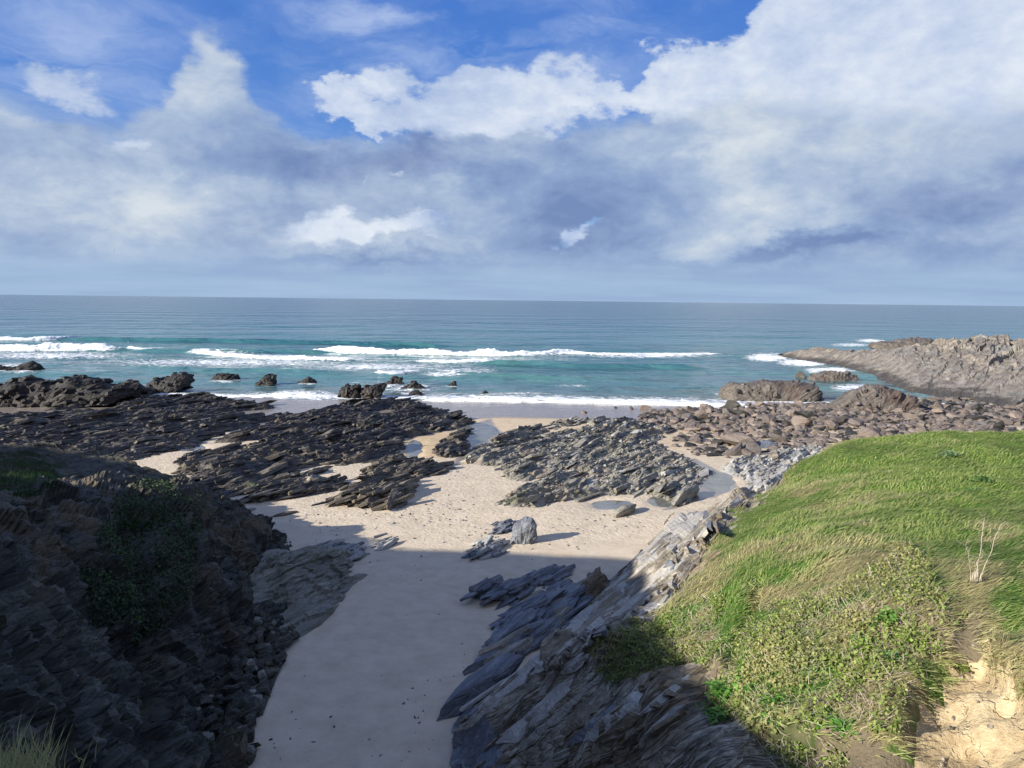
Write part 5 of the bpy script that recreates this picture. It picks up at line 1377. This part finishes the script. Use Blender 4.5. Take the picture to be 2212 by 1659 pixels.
# ------------------------------------------------------------------ rocks in the sea
def sea_rocks():
    def R(pts, label, thick, seed, mat='sea_rock', base=None, disp=0.2, ex=2.2, name='sea_rock', shards=70):
        bx = [p for p in pts]; by = max(p[1] for p in pts)
        y0 = gr(np.mean([p[0] for p in pts]), base or by)[1]
        pts = [(a, by - (by - b) * 0.86) for a, b in pts]
        low = [(pts[-1][0], by + 9), (pts[0][0], by + 9)]
        o = profile_rock(name, list(pts) + low, y0, thick, seed, M[mat], disp=disp, ex=ex, nl=23, npf=90, shards=shards)
        tag(o, label, 'rock', 'rocks standing in the shallow sea')
    R([(-60, 798), (0, 792), (40, 793), (55, 783), (72, 776), (82, 786), (90, 797)], 'outermost dark sea rock at the left edge', 3, 1)
    R([(-120, 872), (-60, 840), (0, 832), (40, 815), (70, 810), (80, 822), (130, 826), (150, 808), (175, 800), (200, 806), (240, 822), (285, 822), (310, 842), (300, 858), (200, 872)], 'long black rock ridge in the sea at the left edge', 5.5, 2, base=872, disp=0.2, shards=330)
    R([(240, 852), (262, 842), (290, 836), (335, 838), (330, 852)], 'low black rock joining the ridge to the leaning sea rock', 3, 3)
    R([(312, 842), (325, 825), (350, 812), (378, 800), (398, 798), (408, 806), (410, 828), (395, 838), (360, 845)], 'leaning black sea rock with a square end', 3.0, 4, disp=0.14)
    R([(455, 818), (470, 808), (484, 803), (500, 808), (512, 808), (516, 818)], 'low double humped rock in the sea', 2.0, 5)
    R([(553, 828), (568, 814), (580, 808), (595, 806), (600, 816), (596, 824), (588, 831)], 'squat rock in the sea with a notched top', 1.8, 6)
    R([(642, 827), (655, 818), (668, 812), (676, 818), (684, 827)], 'small triangular rock in the sea', 1.6, 7)
    R([(734, 858), (738, 838), (750, 828), (768, 824), (778, 832), (775, 848), (768, 856)], 'round shouldered rock at the left of the middle sea rocks', 2.0, 8)
    R([(765, 856), (780, 842), (800, 828), (822, 824), (834, 826), (832, 840), (812, 850)], 'long dark middle sea rock next to the round one', 2.0, 9, base=858)
    R([(832, 829), (842, 820), (856, 812), (868, 818), (872, 829)], 'dark wedge shaped rock behind the long middle sea rock', 1.6, 10)
    R([(866, 838), (880, 830), (892, 822), (905, 828), (916, 838)], 'ragged rock to the right of the wedge shaped one', 1.6, 11)
    R([(882, 852), (890, 844), (903, 842), (915, 850)], 'little low brown rock awash below the ragged rock', 1.2, 12)
    R([(962, 833), (972, 828), (982, 823), (986, 832)], 'lone small rock farther along the surf', 1.0, 13)
    R([(1042, 849), (1048, 843), (1054, 849)], 'tiny rock showing just behind the shore break', 0.7, 14)
    R([(1556, 845), (1562, 832), (1580, 821), (1620, 820), (1665, 816), (1700, 818), (1745, 822), (1764, 826), (1762, 836), (1776, 842), (1770, 855), (1778, 858), (1740, 866), (1660, 862), (1600, 852)], 'long flat topped brown rock stranded at the edge of the surf', 4.0, 15, 'stack', 862, 0.10, 3.6, shards=60)
    R([(1782, 880), (1800, 868), (1830, 850), (1870, 832), (1905, 828), (1930, 834), (1938, 848), (1962, 846), (1974, 856), (1972, 874), (1930, 884), (1850, 886)], 'sloping brown rock hump with dark hollow at the edge of the boulder field', 4.5, 16, 'stack', 884, 0.13, 2.8, shards=60)
    R([(1720, 814), (1724, 803), (1735, 802), (1741, 813)], 'small round rock off the tip of the promontory', 1.2, 17, 'stack', shards=0)
    R([(1745, 815), (1760, 806), (1790, 800), (1830, 800), (1850, 812), (1840, 822), (1790, 820)], 'low tongue of rock in front of the promontory', 4, 18, 'stack', 820)
sea_rocks()

# ------------------------------------------------------------------ far promontory on the right
def promontory():
    rows = []
    for px, fy, ty, ry in [(1690, 772, 766, 262), (1722, 778, 757, 260), (1770, 786, 753, 256), (1830, 797, 756, 246), (1900, 822, 753, 238), (1980, 856, 744, 228), (2080, 874, 736, 217), (2150, 882, 740, 210), (2240, 886, 732, 204), (2420, 872, 722, 200), (2700, 880, 690, 196)]:
        f = gr(px, fy); top = at(px, ty, ry); f[2] = -0.6
        bk = top * np.array([1.06, 1.0, 0]) + np.array([0, 45, -1.5])
        m1 = f * 0.68 + top * 0.32; m1[2] = -0.4 + (top[2]) * 0.42
        m2 = f * 0.34 + top * 0.66; m2[2] = top[2] * 0.78
        rows.append([f, m1, m2, top, top * 0.6 + bk * 0.4 + np.array([0, 0, -0.8]), bk])
    nu, nv = 300, 200
    G = loft(rows, nu, nv); n = gnormals(G).reshape(-1, 3); P = G.reshape(-1, 3); n *= np.sign(n[:, 2:3].mean())
    H = np.clip(P[:, 2] / 7, 0.25, 1.1)
    v, a, b = cells(bed(P, 0.022, 0.10, 0.22), 51); v2, a2, b2 = cells(bed(P, 0.05, 0.30, 0.7), 55); v3, a3, b3 = cells(bed(P, 0.16, 0.7, 1.5), 57)
    d = H * (2.4 * (v - 0.5) + 1.5 * (v2 - 0.5) + 0.7 * (v3 - 0.5) + 2.0 * fbm(bed(P, 0.03, 0.06, 0.1), 4, 7) + 0.8 * fbm(P * 0.3, 4, 8))
    P = P + n * d[:, None] * np.array([0.8, 0.8, 0.8])
    # narrow sea cleft
    o = mesh_np('promontory', P, gridf(nu, nv), M['point'], None, False)
    tag(o, 'brown rocky promontory running out into the sea on the right', 'promontory', kind='structure')
    # dark wet band and a second skerry behind
    o = profile_rock('sea_rock', [(1880, 742), (1900, 737), (1930, 738), (1965, 730), (2010, 730), (2030, 742), (2030, 752), (1880, 752)], 262, 6, 71, M['stack'], disp=0.2)
    tag(o, 'far dark skerry behind the promontory with white water round it', 'rock', 'rocks standing in the shallow sea')
promontory()

# ------------------------------------------------------------------ land behind the viewer (hillside that shades the inlet)
def hillside():
    xs = np.arange(-190, 70, 2.5); ys = np.arange(-150, 24, 2.5)
    X, Y = np.meshgrid(xs, ys, indexing='ij'); P = np.stack([X.ravel(), Y.ravel(), np.zeros(X.size)], -1)
    x, y = P[:, 0], P[:, 1]
    top = np.interp(x, [-190, -110, -90, -79, -75, -71, -63, -45, -36, -30, -20, -8, 4, 70], [43, 41.5, 37, 32.5, 30.5, 29.2, 27.7, 26.9, 25.8, 25.0, 21.0, 18.0, 16.0, 15.0])
    top = top + np.interp(y, [-60, -13, -6, 5, 24], [5.0, 3.4, 1.5, 0, 0]) * sstep(-10, -24, x)
    edge = np.interp(x, [-190, -60, -36, -30, -26, -14, -6, 6, 14, 70], [15.5, 15.5, 15.5, 6, 3, 0.5, -0.5, -0.5, -2, -4])
    d = edge - y + 0.8 * fbm(P * 0.1, 3, 4)
    cliff = sstep(-4.5, 0.5, d)
    z = (top + 0.4 * fbm(P * 0.08, 3, 6)) * cliff + (1 - cliff) * (-1.0)
    z = np.minimum(z, np.where(np.hypot(x, y) < 6, 16.2, 99))
    o = mesh_np('hillside', np.c_[x, y, z], gridf(len(xs), len(ys)), M['turf_dark'], None, True, {'tint': np.full(len(x), 0.4)})
    tag(o, 'grassy cliff top hillside rising behind the viewpoint', 'hillside', kind='structure')
hillside()

# ------------------------------------------------------------------ plants one can tell apart
def tube(pts, r0, r1, n=6):
    pts = np.array(pts, float); V, F = [], []
    for i, p in enumerate(pts):
        d = pts[min(i + 1, len(pts) - 1)] - pts[max(i - 1, 0)]; d /= np.linalg.norm(d) + 1e-9
        a = np.cross(d, [0.3, 0.9, 0.2]); a /= np.linalg.norm(a); b = np.cross(d, a); r = r0 + (r1 - r0) * i / (len(pts) - 1)
        for k in range(n):
            th = 2 * math.pi * k / n; V.append(p + r * (math.cos(th) * a + math.sin(th) * b))
    for i in range(len(pts) - 1):
        for k in range(n): F.append([i * n + k, i * n + (k + 1) % n, (i + 1) * n + (k + 1) % n, (i + 1) * n + k])
    F.append(list(range(n))[::-1]); F.append([(len(pts) - 1) * n + k for k in range(n)])
    return np.array(V), F
def stemmat_attrs(n, ti, sh): return {'tint': np.full(n, ti), 'shade': np.full(n, sh)}

def bare_shrub():
    base, n = surf_at(2112, 1252); y = base[1]
    e = tag(empty('bare_shrub', base), 'leafless pale twiggy shrub standing in the grass', 'shrub')
    r = np.random.default_rng(3)
    def stem(px, r0, r1, ti=0.9):
        P = cr1(np.array([at(a, b, y + dy) for a, b, dy in px]), 14) + r.normal(size=(14, 3)) * 0.004
        V, F = tube(P - base, r0, r1); o = mesh_np('stem', V, F, M['stem'], e, True, stemmat_attrs(len(V), ti, 0.8))
        tw = []
        for k in range(5, 14):
            for _ in range(2):
                d = r.normal(size=3) * np.array([1, 0.7, 0.6]) + np.array([0, 0, 0.9]); d /= np.linalg.norm(d); L = r.uniform(0.06, 0.22)
                tw.append(tube([P[k] - base, P[k] - base + d * L * 0.5, P[k] - base + d * L + r.normal(size=3) * 0.02], 0.004, 0.002, 4))
        Vs, Fs, of = [], [], 0
        for V, F in tw: Vs.append(V); Fs += [[i + of for i in f] for f in F]; of += len(V)
        Vs = np.concatenate(Vs); tag(mesh_np('twigs', Vs, Fs, M['stem'], o, True, stemmat_attrs(len(Vs), 0.4, 0.4)), kind='stuff')
    stem([(2108, 1256, 0), (2110, 1225, 0), (2118, 1190, 0.1), (2122, 1150, 0.1), (2128, 1120, 0.2)], 0.007, 0.003)
    stem([(2116, 1256, 0.1), (2126, 1225, 0), (2140, 1195, 0), (2150, 1160, -0.1), (2165, 1130, -0.1)], 0.008, 0.003, 0.9)
    stem([(2100, 1254, 0), (2096, 1228, 0), (2092, 1200, -0.1), (2086, 1175, -0.1)], 0.006, 0.0025, 0.6)
    stem([(2108, 1254, 0), (2106, 1235, -0.1), (2110, 1215, -0.1), (2116, 1200, -0.15)], 0.005, 0.0025, 0.6)
    for k in range(7):
        x = 2096 + k * 4
        V, F = tube([at(x, 1256, y) - base, at(x + r.normal() * 3, 1236 + r.uniform(-8, 8), y) - base], 0.009, 0.006); mesh_np('stub', V, F, M['stem'], e, True, stemmat_attrs(len(V), 0.9, 0.7))
bare_shrub()

def leafy(px, py, size, nleaf, label, mat, seed, rise=0.5, grey=0.0, broad=0.42):
    base, n = surf_at(px, py); r = np.random.default_rng(seed)
    e = tag(empty('leafy_plant', base), label, 'plant', 'leafy plants on the grassy headland')
    for k in range(int(nleaf * 2.2)):
        th = r.uniform(0, 6.28); L = size * 0.42 * r.uniform(0.5, 1.0); up = r.uniform(0.2, 1.0) * rise
        d = np.array([math.cos(th), math.sin(th), 0]); org = np.array([*r.normal(size=2) * size * 0.36, 0.0]); org = org - n * (org @ n) + n * abs(r.normal()) * size * 0.22 * rise
        side = np.cross(d, [0, 0, 1])
        V = []; F = []
        for i, (s, w) in enumerate([(0, 0.10), (0.25, 0.75), (0.55, 1.0), (0.8, 0.65), (1.0, 0.03)]):
            p = org + d * L * s * 0.9 + n * (0.03 + L * up * math.sin(s * 2.0)) ; hw = side * L * broad * 0.5 * w
            V += [p - hw + n * 0.02 * w, p - n * 0.01, p + hw + n * 0.02 * w]
            if i: q = (i - 1) * 3; F += [[q, q + 1, q + 4, q + 3], [q + 1, q + 2, q + 5, q + 4]]
        mesh_np('leaf', np.array(V), F, M[mat], e, True, stemmat_attrs(15, grey, float(np.clip(r.normal(0.55, 0.25), 0, 1))))
leafy(1565, 1500, 0.55, 46, 'tallest bright green leafy clump at the shaded foot of the grass bank', 'bright_leaf', 1, 0.9, 0.0, 0.5)
leafy(1545, 1540, 0.40, 34, 'darker leafy clump hanging below the tallest bright clump', 'bright_leaf', 2, 0.5, 0.1, 0.5)
leafy(1620, 1480, 0.36, 26, 'pale green leafy clump a little above the broad rosette', 'bright_leaf', 8, 0.6, 0.0, 0.5)
leafy(1690, 1512, 0.46, 22, 'dark green broad leaved rosette at the lower edge of the creepers', 'bright_leaf', 3, 0.55, 0.0, 0.34)
leafy(1655, 1545, 0.30, 16, 'small rosette of dock leaves on the shaded earth', 'bright_leaf', 4, 0.4, 0.1)
leafy(1920, 1320, 0.36, 44, 'round leaved bright green plant in the middle of the creepers', 'bright_leaf', 5, 0.5, 0.0, 0.7)
leafy(1865, 1368, 0.28, 34, 'smaller dense green plant below the round leaved one', 'bright_leaf', 6, 0.4, 0.0, 0.6)
leafy(1930, 1395, 0.26, 30, 'green plant above the bare soil scar', 'bright_leaf', 7, 0.4, 0.3, 0.6)
leafy(2040, 985, 0.75, 26, 'grey green plant high on the smooth green turf', 'bright_leaf', 9, 0.5, 0.8, 0.4)
leafy(2122, 1035, 0.55, 26, 'leafy plant with yellow shoots on the upper turf', 'bright_leaf', 10, 0.5, 0.3, 0.4)
leafy(2105, 1055, 0.45, 22, 'low spreading plant just below the yellow shooted one', 'bright_leaf', 11, 0.4, 0.3, 0.4)
leafy(1800, 1560, 0.30, 26, 'green plant hanging from the crumbling edge in the shade', 'bright_leaf', 12, 0.4, 0.0, 0.5)

# dry tufts on the near bank at the bottom left
def tufts():
    r = np.random.default_rng(6)
    base = at(30, 1700, 8.0)
    V, F = facet_rock(900, 3, 6, 0.7, 0.95, 0.05)
    o = mesh_np('earth_bank', V * np.array([1.3, 1.0, 1.0]) + base + np.array([-0.7, 0, -0.95]), F, M['turf_dark'], None, True, {'tint': np.full(len(V), 0.8)})
    tag(o, 'near bank of dry earth at the bottom left corner', 'bank', kind='structure')
    k = 900
    b = base + np.c_[r.normal(-0.25, 0.33, k), r.normal(0, 0.3, k), np.full(k, -0.05) + r.normal(0, 0.04, k)]
    dv = np.c_[r.normal(0.1, 0.35, k), r.normal(0, 0.3, k), np.full(k, 1.0)]
    o = blades('dry_grass_tuft', b, dv, np.tile([0.3, -0.9, 0.2], (k, 1)), r.uniform(0.15, 0.55, k), r.uniform(0.006, 0.012, k), M['grass'], None, np.clip(r.normal(0.85, 0.15, k), 0, 1), r.uniform(0, 0.7, k), curve=0.5)
    tag(o, 'tuft of dry straw coloured grass in the bottom left corner', 'grass')
tufts()

# ------------------------------------------------------------------ gulls
def gull(pos, heading, label, scale=1.0, bank=0.25):
    e = tag(empty('gull', pos), label, 'bird', 'gulls')
    e.rotation_euler = (bank, 0, heading); e.scale = (scale,) * 3
    V, F = ICO[2]; b = V * np.array([0.24, 0.075, 0.075]); b[:, 2] *= 1 - 0.25 * b[:, 0]
    b[:, 1:] *= (1 - 0.55 * np.clip(-b[:, :1] / 0.24, 0, 1))
    body = mesh_np('body', b, F, M['gull_white'], e)
    mesh_np('head', V * np.array([0.06, 0.05, 0.05]) + np.array([0.25, 0, 0.03]), F, M['gull_white'], e)
    mesh_np('bill', np.array([[0.30, 0.012, 0.03], [0.30, -0.012, 0.03], [0.30, 0, 0.015], [0.37, 0, 0.02]]), [[0, 1, 3], [1, 2, 3], [2, 0, 3], [0, 2, 1]], M['gull_bill'], e, False)
    mesh_np('tail', np.array([[-0.2, 0.03, 0.01], [-0.2, -0.03, 0.01], [-0.36, -0.07, 0.0], [-0.38, 0, 0.0], [-0.36, 0.07, 0.0], [-0.28, 0, 0.03]]), [[0, 1, 5], [1, 2, 5], [2, 3, 5], [3, 4, 5], [4, 0, 5], [0, 4, 3, 2, 1]], M['gull_white'], e, False)
    for s in (-1, 1):
        out = []
        for y, c, xo, z in [(0.05, 0.17, 0.05, 0.02), (0.28, 0.16, 0.10, 0.14), (0.45, 0.13, 0.06, 0.15), (0.68, 0.02, -0.14, 0.08)]:
            out += [[xo + c * 0.5, s * y, z], [xo, s * y, z + 0.018], [xo - c * 0.5, s * y, z - 0.005], [xo, s * y, z - 0.006]]
        F2 = []
        for i in range(3):
            for k in range(4): F2.append([i * 4 + k, i * 4 + (k + 1) % 4, (i + 1) * 4 + (k + 1) % 4, (i + 1) * 4 + k])
        F2 += [[0, 1, 2, 3], [15, 14, 13, 12]]
        mesh_np('wing', np.array(out), F2, M['gull_grey'], e, False)
gull(at(245, 541, 210), 0.6, 'gull gliding alone against the grey cloud', 1.0, 0.5)
gull(at(277, 739, 225), 2.2, 'gull flying low over the breaking waves', 1.0, 0.6)
print('built', len(bpy.data.objects), 'objects', sum(len(m.loops) - 2 * len(m.polygons) for m in bpy.data.meshes), 'tris')
